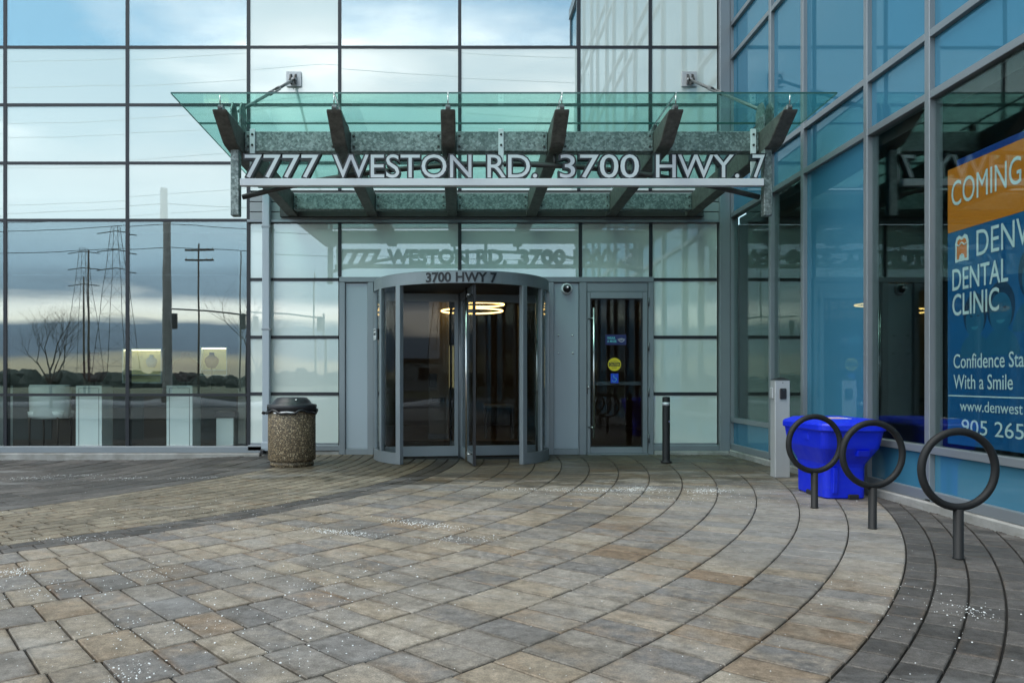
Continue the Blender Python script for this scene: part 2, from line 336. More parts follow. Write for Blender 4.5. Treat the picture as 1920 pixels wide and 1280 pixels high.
# ================================================================== mesh helpers
WL = {}
class MB:
    def __init__(s): s.v = []; s.f = []; s.sm = []; s.mi = []; s.cur = 0
    def face(s, idx, smooth=False): s.f.append(tuple(idx)); s.sm.append(smooth); s.mi.append(s.cur)
    def add(s, vs, fs, smooth=False):
        o = len(s.v); s.v += [tuple(p) for p in vs]
        for q in fs: s.face([o + i for i in q], smooth)
        return s
    def box(s, x0, x1, y0, y1, z0, z1, b=0.0):
        if x1 < x0: x0, x1 = x1, x0
        if y1 < y0: y0, y1 = y1, y0
        if z1 < z0: z0, z1 = z1, z0
        if b <= 0:
            return s.add([(x0, y0, z0), (x1, y0, z0), (x1, y1, z0), (x0, y1, z0), (x0, y0, z1), (x1, y0, z1), (x1, y1, z1), (x0, y1, z1)],
                         [(0, 3, 2, 1), (4, 5, 6, 7), (0, 1, 5, 4), (1, 2, 6, 5), (2, 3, 7, 6), (3, 0, 4, 7)])
        b = min(b, (x1 - x0) * .45, (y1 - y0) * .45, (z1 - z0) * .45)
        X, Y, Z = (x0, x1), (y0, y1), (z0, z1)
        V = []; ix = {}
        for i in (0, 1):
            for j in (0, 1):
                for k in (0, 1):
                    cx, cy, cz = X[i], Y[j], Z[k]
                    di, dj, dk = (b if i == 0 else -b), (b if j == 0 else -b), (b if k == 0 else -b)
                    for a, p in enumerate(((cx, cy + dj, cz + dk), (cx + di, cy, cz + dk), (cx + di, cy + dj, cz))):
                        ix[(i, j, k, a)] = len(V); V.append(p)
        F = []
        q = lambda *t: F.append([ix[u] for u in t])
        for i in (0, 1): q((i, 0, 0, 0), (i, 1, 0, 0), (i, 1, 1, 0), (i, 0, 1, 0))
        for j in (0, 1): q((0, j, 0, 1), (1, j, 0, 1), (1, j, 1, 1), (0, j, 1, 1))
        for k in (0, 1): q((0, 0, k, 2), (1, 0, k, 2), (1, 1, k, 2), (0, 1, k, 2))
        for i in (0, 1):
            for j in (0, 1):
                q((i, j, 0, 0), (i, j, 1, 0), (i, j, 1, 1), (i, j, 0, 1))
                q((i, 0, j, 0), (i, 1, j, 0), (i, 1, j, 2), (i, 0, j, 2))
                q((0, i, j, 1), (1, i, j, 1), (1, i, j, 2), (0, i, j, 2))
                for k in (0, 1): q((i, j, k, 0), (i, j, k, 1), (i, j, k, 2))
        ctr = Vector(((x0 + x1) / 2, (y0 + y1) / 2, (z0 + z1) / 2))
        for fc in F:
            p = [Vector(V[t]) for t in fc]
            nrm = (p[1] - p[0]).cross(p[2] - p[0])
            if nrm.dot(sum(p, Vector()) / len(p) - ctr) < 0: fc.reverse()
        return s.add(V, F)
    def tube(s, pts, r, n=8, closed=False, caps=True):
        P = [Vector(p) for p in pts]; m = len(P); rings = []
        rr = r if isinstance(r, (list, tuple)) else [r] * m
        up = None
        for i in range(m):
            if closed: t = P[(i + 1) % m] - P[i - 1]
            else: t = P[min(i + 1, m - 1)] - P[max(i - 1, 0)]
            t.normalize()
            if up is None:
                up = Vector((0, 0, 1)) if abs(t.z) < .9 else Vector((1, 0, 0))
            a = t.cross(up).normalized(); bb = a.cross(t).normalized(); up = bb
            o = len(s.v)
            for k in range(n):
                th = 2 * math.pi * k / n
                s.v.append(tuple(P[i] + (a * math.cos(th) + bb * math.sin(th)) * rr[i]))
            rings.append(o)
        for i in range(m if closed else m - 1):
            o, q = rings[i], rings[(i + 1) % m]
            for k in range(n):
                s.face((o + k, o + (k + 1) % n, q + (k + 1) % n, q + k), True)
        if caps and not closed:
            s.face([rings[0] + k for k in range(n)][::-1]); s.face([rings[-1] + k for k in range(n)])
        return s
    def lathe(s, prof, c=(0, 0), n=32, smooth=True, axis='z'):
        rings = []
        for r, z in prof:
            o = len(s.v)
            for k in range(n):
                th = 2 * math.pi * k / n
                s.v.append((c[0] + r * math.cos(th), c[1] + r * math.sin(th), z))
            rings.append(o)
        for o, q in zip(rings, rings[1:]):
            for k in range(n): s.face((o + k, o + (k + 1) % n, q + (k + 1) % n, q + k), smooth)
        s.face([rings[0] + k for k in range(n)][::-1]); s.face([rings[-1] + k for k in range(n)])
        return s
    def loft(s, rings, smooth=False, cap=True):
        os_ = []
        for rg in rings:
            os_.append(len(s.v)); s.v += [tuple(p) for p in rg]
        n = len(rings[0])
        for o, q in zip(os_, os_[1:]):
            for k in range(n): s.face((o + k, o + (k + 1) % n, q + (k + 1) % n, q + k), smooth)
        if cap:
            s.face([os_[0] + k for k in range(n)][::-1]); s.face([os_[-1] + k for k in range(n)])
        return s
    def arc(s, c, r0, r1, a0, a1, z0, z1, n=24):
        """curved wall, angle measured from -Y (towards the viewer), + to the right"""
        rg = []
        for i in range(n + 1):
            a = a0 + (a1 - a0) * i / n; sx, sy = math.sin(a), -math.cos(a)
            rg.append([(c[0] + r0 * sx, c[1] + r0 * sy, z0), (c[0] + r1 * sx, c[1] + r1 * sy, z0), (c[0] + r1 * sx, c[1] + r1 * sy, z1), (c[0] + r0 * sx, c[1] + r0 * sy, z1)])
        return s.loft(rg, False)
    def xf(s, M): s.v = [tuple(M @ Vector(p)) for p in s.v]; return s
    def build(s, name, mat, parent=None, origin=None):
        me = bpy.data.meshes.new(name)
        xs, ys, zs = zip(*s.v)
        o = Vector(origin) if origin else Vector(((min(xs) + max(xs)) / 2, (min(ys) + max(ys)) / 2, min(zs)))
        me.from_pydata([(x - o.x, y - o.y, z - o.z) for x, y, z in s.v], [], s.f)
        for mt in (mat if isinstance(mat, (list, tuple)) else [mat]): me.materials.append(MATS[mt])
        me.polygons.foreach_set('use_smooth', s.sm); me.polygons.foreach_set('material_index', s.mi)
        me.update()
        ob = bpy.data.objects.new(name, me); col.objects.link(ob)
        WL[ob.name] = o.copy()
        if parent: ob.parent = parent; ob.location = o - WL[parent.name]
        else: ob.location = o
        return ob
def B(*a, **k): return MB().box(*a, **k)
def thing(name, loc, label, cat, group=None):
    o = bpy.data.objects.new(name, None); col.objects.link(o); o.location = loc; o.empty_display_size = .1
    WL[o.name] = Vector(loc)
    return tag(o, label, cat, group)
def tag(o, label, cat, group=None):
    o['label'] = label; o['category'] = cat
    if group: o['group'] = group
    return o
def struct(o): o['kind'] = 'structure'; return o
def copy_tree(o, delta, parent=None):
    c = o.copy(); col.objects.link(c); WL[c.name] = WL[o.name] + Vector(delta)
    if parent: c.parent = parent
    else: c.location = o.location + Vector(delta)
    for ch in list(o.children): copy_tree(ch, delta, c)
    return c
# ---- lettering
_tc = {}
def glyph(ch, bold=0.0):
    k = (ch, bold)
    if k not in _tc:
        cu = bpy.data.curves.new('glyph', 'FONT'); cu.body = ch; cu.size = 1; cu.offset = bold; cu.resolution_u = 4; cu.fill_mode = 'FRONT'
        o = bpy.data.objects.new('glyph', cu); col.objects.link(o)
        bpy.context.view_layer.update()
        me = bpy.data.meshes.new_from_object(o.evaluated_get(bpy.context.evaluated_depsgraph_get()))
        v = [tuple(p.co[:2]) for p in me.vertices]; f = [tuple(p.vertices) for p in me.polygons]
        ef = {}
        for q in f:
            for i in range(len(q)):
                e_ = (q[i], q[(i + 1) % len(q)])
                ef[e_] = ef.get(e_, 0) + 1
        bd = [e_ for e_ in ef if (e_[1], e_[0]) not in ef]
        bpy.data.objects.remove(o); bpy.data.curves.remove(cu); bpy.data.meshes.remove(me)
        _tc[k] = (v, f, bd)
    return _tc[k]
def maxx(s_):
    cu = bpy.data.curves.new('m', 'FONT'); cu.body = s_; cu.size = 1
    o = bpy.data.objects.new('m', cu); col.objects.link(o); bpy.context.view_layer.update()
    x = max(p[0] for p in o.bound_box); bpy.data.objects.remove(o); bpy.data.curves.remove(cu); return x
_adv = {}
def adv(ch):
    if ch not in _adv: _adv[ch] = maxx('I' + ch + 'I') - maxx('II')
    return _adv[ch]
CAP = None
def layout(text, width, cap, space=1.0, track=0.0):
    """list of (char, x offset, sx, sy): text set to a given overall width and cap height"""
    global CAP
    if CAP is None: CAP = max(p[1] for p in glyph('H')[0])
    pos, x = [], 0.0
    for ch in text:
        if ch == ' ': x += adv(' ') * space; continue
        pos.append((ch, x)); x += adv(ch) + track
    lo = pos[0][1] + min(p[0] for p in glyph(pos[0][0])[0]); hi = pos[-1][1] + max(p[0] for p in glyph(pos[-1][0])[0])
    sx = width / (hi - lo); sy = cap / CAP
    return [(ch, (x - lo) * sx, sx, sy) for ch, x in pos]
def letter_mb(ch, ox, sx, sy, place, t, bold=0.0):
    """extruded glyph; place(u, v, d) -> world point, d is depth away from the reader"""
    v, f, bd = glyph(ch, bold)
    m = MB()
    n = len(v)
    m.v = [tuple(place(ox + p[0] * sx, p[1] * sy, 0)) for p in v]
    for q in f: m.face(q)
    if t > 0:
        m.v += [tuple(place(ox + p[0] * sx, p[1] * sy, t)) for p in v]
        for q in f: m.face([i + n for i in q][::-1])
        for a, b_ in bd: m.face((b_, a, a + n, b_ + n))
    return m

for _c in 'WESTONRDHY.0137CMIGALUKfidencehtaSmlws952 ': adv(_c)
# ================================================================== setting: ground
F = 11.79                      # plane of the front facade
S = FPX / F                    # pixels per metre on it
WX = 4.08                      # plane of the side wing
def fx(p): return (p - CX) / S
def fz(p): return (HY - p) / S + CH
def plan(px_, py_):
    y = FPX * CH / (py_ - HY); return (px_ - CX) / FPX * y, y
def gz(x, y):
    t = min(1, max(0, (-x - 2.7) / 2.2)); return -0.075 * t * t * (3 - 2 * t)
m = MB()
m.add([(-900, -900, -0.14), (900, -900, -0.14), (900, 900, -0.14), (-900, 900, -0.14)], [(0, 1, 2, 3)])
struct(m.build('ground', 'grass_winter', origin=(0, 0, -0.14)))
m = B(-70, 70, -27, -9.0, -0.135, -0.12); struct(m.build('road', 'asphalt'))
m = B(-70, 70, -8.8, 1.0, -0.13, -0.012); struct(m.build('sidewalk', 'concrete'))
m = B(-70, 70, -8.98, -8.8, -0.13, 0.0); struct(m.build('kerb', 'concrete'))
# bedding sheet under the stones follows the fall of the paving
m = MB(); nx = 40
for i in range(nx + 1):
    x = -16 + (WX + 16) * i / nx
    for y in (1.0, 12.0): m.v.append((x, y, gz(x, y) - 0.017))
for i in range(nx): m.face((2 * i, 2 * i + 2, 2 * i + 3, 2 * i + 1))
paving = struct(m.build('plaza_paving', 'bedding', origin=(0, 1.0, 0)))
CP = (-8.25, 11.47); RA = 12.87
rnd = random.Random(3)
stones = []
def stone_ring(r0, r1, tang, mi, joint_r, joint_t, irregular=0.0):
    rm = (r0 + r1) / 2
    a = R(-86) + rnd.random() * tang / rm
    while a < R(12):
        wdt = tang * (1 + irregular * rnd.choice((-.18, 0, 0, .22))) / rm
        a0, a1 = a, a + wdt; a = a1
        am = (a0 + a1) / 2
        x, y = CP[0] + rm * math.cos(am), CP[1] + rm * math.sin(am)
        if y < 1.25 or y > F + .1 or x > WX + .12 or x < -8.2: continue
        if x < -.62 * y - 1.9: continue
        if abs(x) < 1.15 and y > 11.25: continue
        stones.append((r0 + joint_r / 2, r1 - joint_r / 2, a0 + joint_t / 2 / rm, a1 - joint_t / 2 / rm, mi, x, y))
WL_ = 0.357
for i in range(13): stone_ring(RA - WL_ * (i + 1), RA - WL_ * i, .205, 0, .0075, .0105, .6)
for i in range(26): stone_ring(RA + .161 * i, RA + .161 * (i + 1), .215, 1, .010, .012)
r8 = RA - 13 * WL_
for i in range(2): stone_ring(r8 - .161 * (i + 1), r8 - .161 * i, .20, 1, .011, .011)
r7 = r8 - .322
for i in range(12): stone_ring(r7 - .161 * (i + 1), r7 - .161 * i, .20, 2, .011, .012)
r5 = r7 - 12 * .161
for i in range(15): stone_ring(r5 - .33 * (i + 1), r5 - .33 * i, .66, 1, .014, .010)
def stone_mesh(st):
    r0, r1, a0, a1, mi, cx, cy = st
    t = rnd.uniform(-.0016, .0016); tx, ty = rnd.uniform(-.006, .006), rnd.uniform(-.006, .006)
    ch = .0045
    out = []
    def ringpts(d, z):
        p = []
        for r, a in ((r0 + d, a0 + d / r0), (r1 - d, a0 + d / r1), (r1 - d, a1 - d / r1), (r0 + d, a1 - d / r0)):
            x, y = CP[0] + r * math.cos(a), CP[1] + r * math.sin(a)
            p.append((x, y, z + gz(x, y) + t + tx * (x - cx) + ty * (y - cy)))
        return p
    v = ringpts(0, -.03) + ringpts(0, -ch) + ringpts(ch, 0) + ringpts(.034, 0)
    f = []
    for k in (0, 4, 8):
        for i in range(4): f.append((k + i, k + (i + 1) % 4, k + 4 + (i + 1) % 4, k + 4 + i))
    f.append((12, 13, 14, 15))
    if True:
        p = [Vector(q) for q in v[12:16]]
        if (p[1] - p[0]).cross(p[2] - p[1]).z < 0: f = [q[::-1] for q in f]
    tone = (rnd.random(), rnd.random(), rnd.random(), 1)
    return v, f, tone
def size(st):
    y = st[6]; xp = CX + st[5] / y * FPX; yp = HY + FPX * CH / y
    if not (-20 < xp < 1940 and yp < 1300): return 0
    return (st[1] - st[0]) * (st[3] - st[2]) * st[0] / y ** 3
order = sorted(stones, key=size, reverse=True)
def set_tone(me, tones):
    at = me.color_attributes.new('tone', 'FLOAT_COLOR', 'POINT')
    at.data.foreach_set('color', [c for t in tones for c in t])
PM = ['paver_mixed', 'paver_dark', 'paver_tan']
for st in order[:300]:
    v, f, tone = stone_mesh(st)
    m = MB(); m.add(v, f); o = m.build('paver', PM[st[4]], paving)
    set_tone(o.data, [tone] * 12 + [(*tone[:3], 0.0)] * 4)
m = MB(); tones = []
for st in order[300:]:
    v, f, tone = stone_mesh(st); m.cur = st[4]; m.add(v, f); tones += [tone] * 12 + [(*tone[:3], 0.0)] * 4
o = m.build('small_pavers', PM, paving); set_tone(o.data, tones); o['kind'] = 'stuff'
# de-icing salt: scattered grains
m = MB(); rs = random.Random(21)
def grain(x, y, s_):
    if y > F - .2 or x > WX - .06: return
    z = gz(x, y) + .001; o = len(m.v); n = 5; a0 = rs.random() * 6.28; h = s_ * rs.uniform(.4, .8)
    for k in range(n):
        a = a0 + k * 6.283 / n; q = s_ * rs.uniform(.6, 1.1)
        m.v.append((x + q * math.cos(a), y + q * math.sin(a), z))
    for k in range(n):
        a = a0 + k * 6.283 / n; q = s_ * rs.uniform(.3, .6)
        m.v.append((x + q * math.cos(a), y + q * math.sin(a), z + h))
    for k in range(n): m.face((o + k, o + (k + 1) % n, o + n + (k + 1) % n, o + n + k))
    m.face([o + n + k for k in range(n)])
# (photo px centre, spread along x, spread along y in metres, count, tilt)
for cx_, cy_, sx_, sy_, cnt, tilt in ((1130, 919, .55, .10, 420, 0), (1195, 916, .22, .09, 300, .3), (1330, 920, .22, .11, 320, .2), (985, 917, .5, .07, 160, 0), (640, 998, .32, .07, 330, -.45),
                           (795, 982, .30, .08, 330, -.5), (860, 1010, .35, .10, 130, 0), (60, 885, .6, .10, 200, 0), (140, 880, .5, .10, 150, 0), (235, 889, .4, .1, 120, 0), (360, 894, .5, .07, 110, 0),
                           (25, 1072, .12, .09, 160, 0), (75, 1110, .35, .2, 90, 0), (290, 1070, .3, .2, 93, 0), (245, 1262, .13, .10, 71, 0), (240, 1180, .4, .2, 71, 0), (560, 1080, .8, .4, 110, 0),
                           (140, 1010, .4, .06, 80, 0), (1830, 1145, .12, .1, 60, 0), (1700, 1130, .5, .4, 70, 0), (680, 1110, .5, .3, 71, 0), (500, 1160, .6, .3, 88, 0), (400, 960, 1.2, .6, 160, 0), (1250, 930, 1.4, .5, 260, 0), (530, 1230, .4, .15, 49, 0)):
    X0, Y0 = plan(cx_, cy_)
    for _ in range(int(cnt * 1.1)):
        u, v_ = rs.gauss(0, .5) * sx_, rs.gauss(0, .8) * sy_
        grain(X0 + u - tilt * v_ * 0, Y0 + v_ + tilt * u, rs.choice((.002, .0025, .003, .003, .004, .0055)) * rs.uniform(.7, 1.2))
for _ in range(650):
    y = 2.4 + 8 * rs.random() ** 1.6; grain(rs.uniform(-.65 * y, .62 * y), y, rs.uniform(.0016, .0032))
salt_mb = m
o = m.build('road_salt', 'salt', origin=(0, 0, 0)); tag(o, 'white de-icing salt grains scattered over the paving stones', 'salt'); o['kind'] = 'stuff'

m = MB()
for _ in range(700):
    k = rs.random()
    if k < .5: yy = 3.0 + 8.7 * rs.random(); xx = WX - .035 - abs(rs.gauss(0, .03))
    elif k < .75: xx = rs.uniform(2.95, 4.0); yy = F - .10 - abs(rs.gauss(0, .05))
    else: xx = rs.uniform(-7.5, -3.1); yy = F - .12 - abs(rs.gauss(0, .025))
    if yy > F - .2: 
        pass
    z = gz(xx, yy); s_ = rs.uniform(.004, .013); a = rs.random() * 6.28
    P = [(xx + s_ * math.cos(a + q) * f_, yy + s_ * math.sin(a + q) * f_, z + .002 + rs.random() * .006) for q, f_ in ((0, 1), (1.4, .6), (3.1, 1.1), (4.6, .5))]
    m.add(P + [(xx, yy, z + s_ * .6)], [(0, 1, 4), (1, 2, 4), (2, 3, 4), (3, 0, 4)])
o = m.build('kerb_debris', 'wood_dark', origin=(0, 0, 0)); tag(o, 'dark leaf crumbs and dirt gathered along the foot of the walls', 'debris'); o['kind'] = 'stuff'
# ================================================================== front building
bld = thing('office_building', (0, F, 0), 'glass fronted office building with pale mint spandrel panels behind the canopy', 'building')
rp = random.Random(5)
def fpane(name, x0, x1, z0, z1, mat, parent=bld, y=F, g=.022, tilt=.0032, t=.012):
    m = B(x0 + g, x1 - g, y, y + t, z0 + g, z1 - g)
    c = Vector(((x0 + x1) / 2, y, (z0 + z1) / 2))
    M = Matrix.Translation(c) @ Matrix.Rotation(rp.uniform(-tilt, tilt), 4, 'X') @ Matrix.Rotation(rp.uniform(-tilt, tilt), 4, 'Z') @ Matrix.Translation(-c)
    return m.xf(M).build(name, mat, parent)
colsL = [fx(p) for p in (-907, -678, -449, -219, 10, 239, 466)]
colsR = [fx(p) for p in (466, 637, 862, 1085, 1219, 1347)]
rows = [fz(p) for p in (413, 306, 197, 89, -238, -346, -454, -562, -890)]
for cols in (colsL, colsR):
    for i, (x0, x1) in enumerate(zip(cols, cols[1:])):
        for j, (z0, z1) in enumerate(zip(rows, rows[1:])):
            if cols is colsR and j == 0: z0 = fz(360)
            vis = j == 3 and not (cols is colsR and i in (0, 3, 4))
            fpane('window_pane' if vis else 'spandrel_panel', x0, x1, z0, z1, 'vision_upper' if vis else 'spandrel')
MW = .026
allc = colsL + colsR[1:-1]
ztop = rows[-1]
for x in allc:
    zb = fz(836) if x < fx(467) else fz(360)
    B(x - MW, x + MW, F - .012, F + .09, zb, ztop).build('mullion', 'gasket', bld)
for z in rows[1:] + [rows[0]]:
    for cols in (colsL, colsR):
        if cols is colsR and z == rows[0]: continue
        for x0, x1 in zip(cols, cols[1:]):
            B(x0 + MW + .001, x1 - MW - .001, F - .009, F + .08, z - .022, z + .022).build('transom', 'gasket', bld)
# shop windows
for i, (x0, x1) in enumerate(zip(colsL, colsL[1:])):
    fpane('window_pane', x0, x1, fz(740), rows[0], 'vision', tilt=.0009)
    fpane('window_pane', x0, x1, fz(835), fz(740), 'vision_clear', tilt=.0012)
    B(x0 + MW + .001, x1 - MW - .001, F - .009, F + .07, fz(740) - .02, fz(740) + .02).build('transom', 'gasket', bld)
B(colsL[0], fx(494), F - .05, F + .1, fz(848), fz(836), b=.006).build('window_sill', 'alum', bld)
B(colsL[0], fx(490), F - .11, F + .1, -.2, fz(848) - .003, b=.012).build('concrete_kerb', 'concrete', bld)
# entry bay panels
er = [fz(p) for p in (833, 738, 632, 524, 417)]
ec = [fx(p) for p in (466, 637, 862, 1088, 1220, 1347)]
for a, (x0, x1) in enumerate(zip(ec, ec[1:])):
    for j in range(4):
        if j < 3 and a in (1, 2, 3): continue
        fpane('spandrel_panel', x0, x1, er[j], er[j + 1], 'spandrel', y=F + .004)
        if j < 3 or a in (0, 4): B(x0 + MW + .001, x1 - MW - .001, F - .006, F + .05, er[j] - .024, er[j] + .024).build('transom', 'gasket' if j else 'alum', bld)
for x in ec[:1] + ec[1:-1]:
    top = er[-1]; bot = er[0] if x in (ec[0],) else er[3] + .05
    if x != ec[0]: B(x - MW, x + MW, F - .010, F + .06, bot, top).build('mullion', 'gasket', bld)
# grooved siding and head flashing above the entry panels
zs = [fz(p) for p in (413, 398, 379, 360)]
for z0, z1 in zip(zs, zs[1:]):
    B(fx(469), fx(1347), F - .02, F + .05, z0 + .006, z1 - .006, b=.004).build('siding_board', 'siding', bld)
B(fx(466), fx(1347), F + .05, F + .07, fz(417), fz(355)).build('backing_board', 'gasket', bld)
B(fx(466) - .01, fx(1347), F - .06, F + .04, fz(418), fz(413), b=.004).build('head_flashing', 'alum', bld)
B(fx(466), fx(639), F - .05, F + .1, fz(844), fz(834), b=.005).build('window_sill', 'alum', bld)
B(fx(1224), fx(1347), F - .05, F + .1, fz(844), fz(834), b=.005).build('window_sill', 'alum', bld)
B(fx(491), fx(637), F - .035, F + .1, -.2, fz(844) - .003, b=.012).build('concrete_kerb', 'concrete', bld)
B(fx(1225), fx(1364), F - .09, F + .1, -.2, fz(844) - .003, b=.012).build('concrete_kerb', 'concrete', bld)
B(fx(1347), fx(1366), F - .075, F + .1, fz(845), ztop, b=.006).build('corner_post', 'alum', bld)
# door surround
zt = fz(520)
for a, c in ((637, 648), (690, 701), (1028, 1038), (1085, 1099), (1214, 1224)):
    B(fx(a), fx(c), F - .06, F + .1, 0, fz(530), b=.005).build('door_post', 'alum', bld)
B(fx(637), fx(1224), F - .062, F + .1, fz(530) + .002, zt, b=.005).build('door_head', 'alum', bld)
for a, c in ((648, 690), (1038, 1085)):
    B(fx(a) + .003, fx(c) - .003, F - .02, F + .03, .09, fz(531), b=.004).build('cladding_panel', 'alum_panel', bld)
    B(fx(a) + .001, fx(c) - .001, F - .05, F + .06, 0, .088, b=.004).build('skirting', 'alum', bld)
B(fx(701), fx(1028), F + .0, F + .06, 2.50, fz(530)).build('transom_panel', 'alum', bld)
for px_, py_ in ((1047, 629), (1073, 629), (1047, 662), (1074, 662)):
    m = MB(); m.lathe([(.016, 0), (.016, .006), (.009, .012), (.002, .013)], n=10)
    m.xf(Matrix.Translation((fx(px_), F - .0202, fz(py_))) @ Matrix.Rotation(R(90), 4, 'X')); m.build('bolt', 'chrome', bld)
# back-up wall and roof so that the block is closed
B(colsL[0], WX + .3, F + .5, F + .6, 3.45, ztop).build('backup_wall', 'interior_dark', bld)
B(colsL[0] - .1, WX + 8, F - .1, F + 9, ztop + .002, ztop + .35).build('roof_parapet', 'alum', bld)
B(colsL[0] - .1, colsL[0] - .002, F, F + 9, -.1, ztop).build('end_wall', 'siding', bld)
for j in (0, 1, 2):
    pass
# ---- shop and lobby behind the glass (structure)
def room(pref, x0, x1, y0, y1, z1, mf, mw, mc):
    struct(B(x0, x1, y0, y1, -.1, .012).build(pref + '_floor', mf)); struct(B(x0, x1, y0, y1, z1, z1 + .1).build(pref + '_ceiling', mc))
    struct(B(x0, x1, y1, y1 + .1, .012, z1 - .001).build(pref + '_back_wall', mw))
    if pref != 'clinic': struct(B(x0 - .08, x0, y0, y1, .012, z1 - .001).build(pref + '_side_wall', mw))
    struct(B(x1, x1 + .08, y0, y1, .012, z1 - .001).build(pref + '_side_wall', mw))
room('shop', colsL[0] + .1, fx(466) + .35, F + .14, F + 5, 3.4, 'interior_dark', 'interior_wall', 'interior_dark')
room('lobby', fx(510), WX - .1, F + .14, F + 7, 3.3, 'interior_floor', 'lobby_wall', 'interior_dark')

# ================================================================== side wing
wing = thing('glass_wing', (WX, 5, 0), 'blue glass side wing with grey metal mullions on the right', 'building')
ys = [11.76, 10.24, 9.27, 7.815, 6.78, 5.30, 4.26, 2.80, 1.80, .34, -.70, -2.2, -3.2, -4.7]
kinds = 'VVBVVBVVBVVBV'
zr = [.125, .53, 3.625, 4.16, 6.02, 6.52, 8.9, 9.4, 11.3, 11.8, 14.3]
def wpane(name, y0, y1, z0, z1, mat, tilt=.0012):
    m = B(WX + .050, WX + .062, y0 + .03, y1 - .03, z0 + .028, z1 - .028)
    c = Vector((WX + .05, (y0 + y1) / 2, (z0 + z1) / 2))
    M = Matrix.Translation(c) @ Matrix.Rotation(rp.uniform(-tilt, tilt), 4, 'Y') @ Matrix.Rotation(rp.uniform(-tilt, tilt), 4, 'Z') @ Matrix.Translation(-c)
    return m.xf(M).build(name, mat, wing)
for i, (y1, y0) in enumerate(zip(ys, ys[1:])):
    for j, (z0, z1) in enumerate(zip(zr, zr[1:])):
        v = j == 1 and kinds[i] == 'V'
        wpane('window_pane' if v else 'spandrel_panel', y0, y1, z0, z1, 'vision_wing' if v else 'spandrel_blue')
for y in ys:
    B(WX, WX + .12, y - .036, y + .036, zr[0] - .03, zr[-1], b=.004).build('mullion', 'alum_dark' if False else 'alum', wing)
for j, z in enumerate(zr):
    for y1, y0 in zip(ys, ys[1:]):
        hh = .034 if j else .045
        B(WX + .004, WX + .118, y0 + .0365, y1 - .0365, z - hh, z + hh, b=.004).build('transom', 'alum', wing)
B(WX - .03, WX + .2, ys[-1], F - .1, -.2, zr[0] - .047, b=.012).build('concrete_kerb', 'concrete', wing)
B(WX + .3, WX + .34, ys[-1], F + .1, 3.55, zr[-1]).build('backup_wall', 'interior_dark', wing)
B(WX - .03, WX + 9, ys[-1] - .1, F - .12, zr[-1] + .035, zr[-1] + .4).build('roof_parapet', 'alum', wing)
B(WX + .1, WX + 9, ys[-1] - .3, ys[-1] - .04, -.1, zr[-1]).build('end_wall', 'siding', wing)
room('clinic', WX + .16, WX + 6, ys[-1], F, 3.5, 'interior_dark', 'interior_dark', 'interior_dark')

# ================================================================== canopy
RX = [0.46 + (i - 2.5) * 1.203 for i in range(6)]
cano = thing('entrance_canopy', (.46, F, 3.6), 'teal glass and galvanised steel canopy projecting over the entrance', 'canopy')
prof = [(8.13, 3.985), (8.16, 3.955), (8.50, 3.742), (8.56, 3.725), (8.78, 3.700), (11.76, 3.605), (11.76, 3.880)]
rib0 = None
for X in RX:
    if rib0 is None:
        m = MB(); hw = .0785; b_ = .012
        m.loft([[(X - hw, y, z) for y, z in prof], [(X + hw, y, z) for y, z in prof]])
        m.f = [q[::-1] for q in m.f]
        rib0 = m.build('rib', 'rib_steel', cano)
        bv = rib0.modifiers.new('bevel', 'BEVEL'); bv.width = .012; bv.segments = 2; bv.limit_method = 'ANGLE'
    else:
        copy_tree(rib0, (X - RX[0], 0, 0), cano).location = rib0.location + Vector((X - RX[0], 0, 0))
for a, c in zip(RX, RX[1:]):
    B(a + .081, c - .081, 8.80, 8.95, 3.735, 3.965, b=.008).build('cross_beam', 'galvanised', cano)
    B(a + .081, c - .081, 11.36, 11.50, 3.636, 3.868, b=.008).build('cross_beam', 'galvanised', cano)
    for xx in (a + .12, c - .12):
        for yb, zz_ in ((8.7985, 3.79), (8.7985, 3.91), (11.3585, 3.69), (11.3585, 3.82)):
            bm = MB(); bm.lathe([(.015, 0), (.015, .009), (.006, .011)], n=6); bm.xf(Matrix.Translation((xx, yb, zz_)) @ Matrix.Rotation(R(90), 4, 'X')); bm.build('bolt', 'steel_dark', cano)
B(RX[0] - .2, RX[-1] + .2, F - .09, F - .022, 3.60, 3.78, b=.006).build('wall_channel', 'steel_dark', cano)
def gzc(y): return 4.15 - (y - 8.15) * .034
gxs = [-3.07, RX[1], RX[2], RX[3], RX[4], 3.97]
for a, c in zip(gxs, gxs[1:]):
    for y0, y1 in ((8.15, 9.02), (9.035, 11.70)):
        x0, x1 = a + .006, c - .006
        m = MB(); t = .019
        m.loft([[(x0, y0, gzc(y0)), (x1, y0, gzc(y0)), (x1, y0, gzc(y0) + t), (x0, y0, gzc(y0) + t)], [(x0, y1, gzc(y1)), (x1, y1, gzc(y1)), (x1, y1, gzc(y1) + t), (x0, y1, gzc(y1) + t)]])
        m.mi = [0, 1, 0, 1, 1, 1]
        m.build('glass_pane', ['canopy_glass', 'glass_edge'], cano)
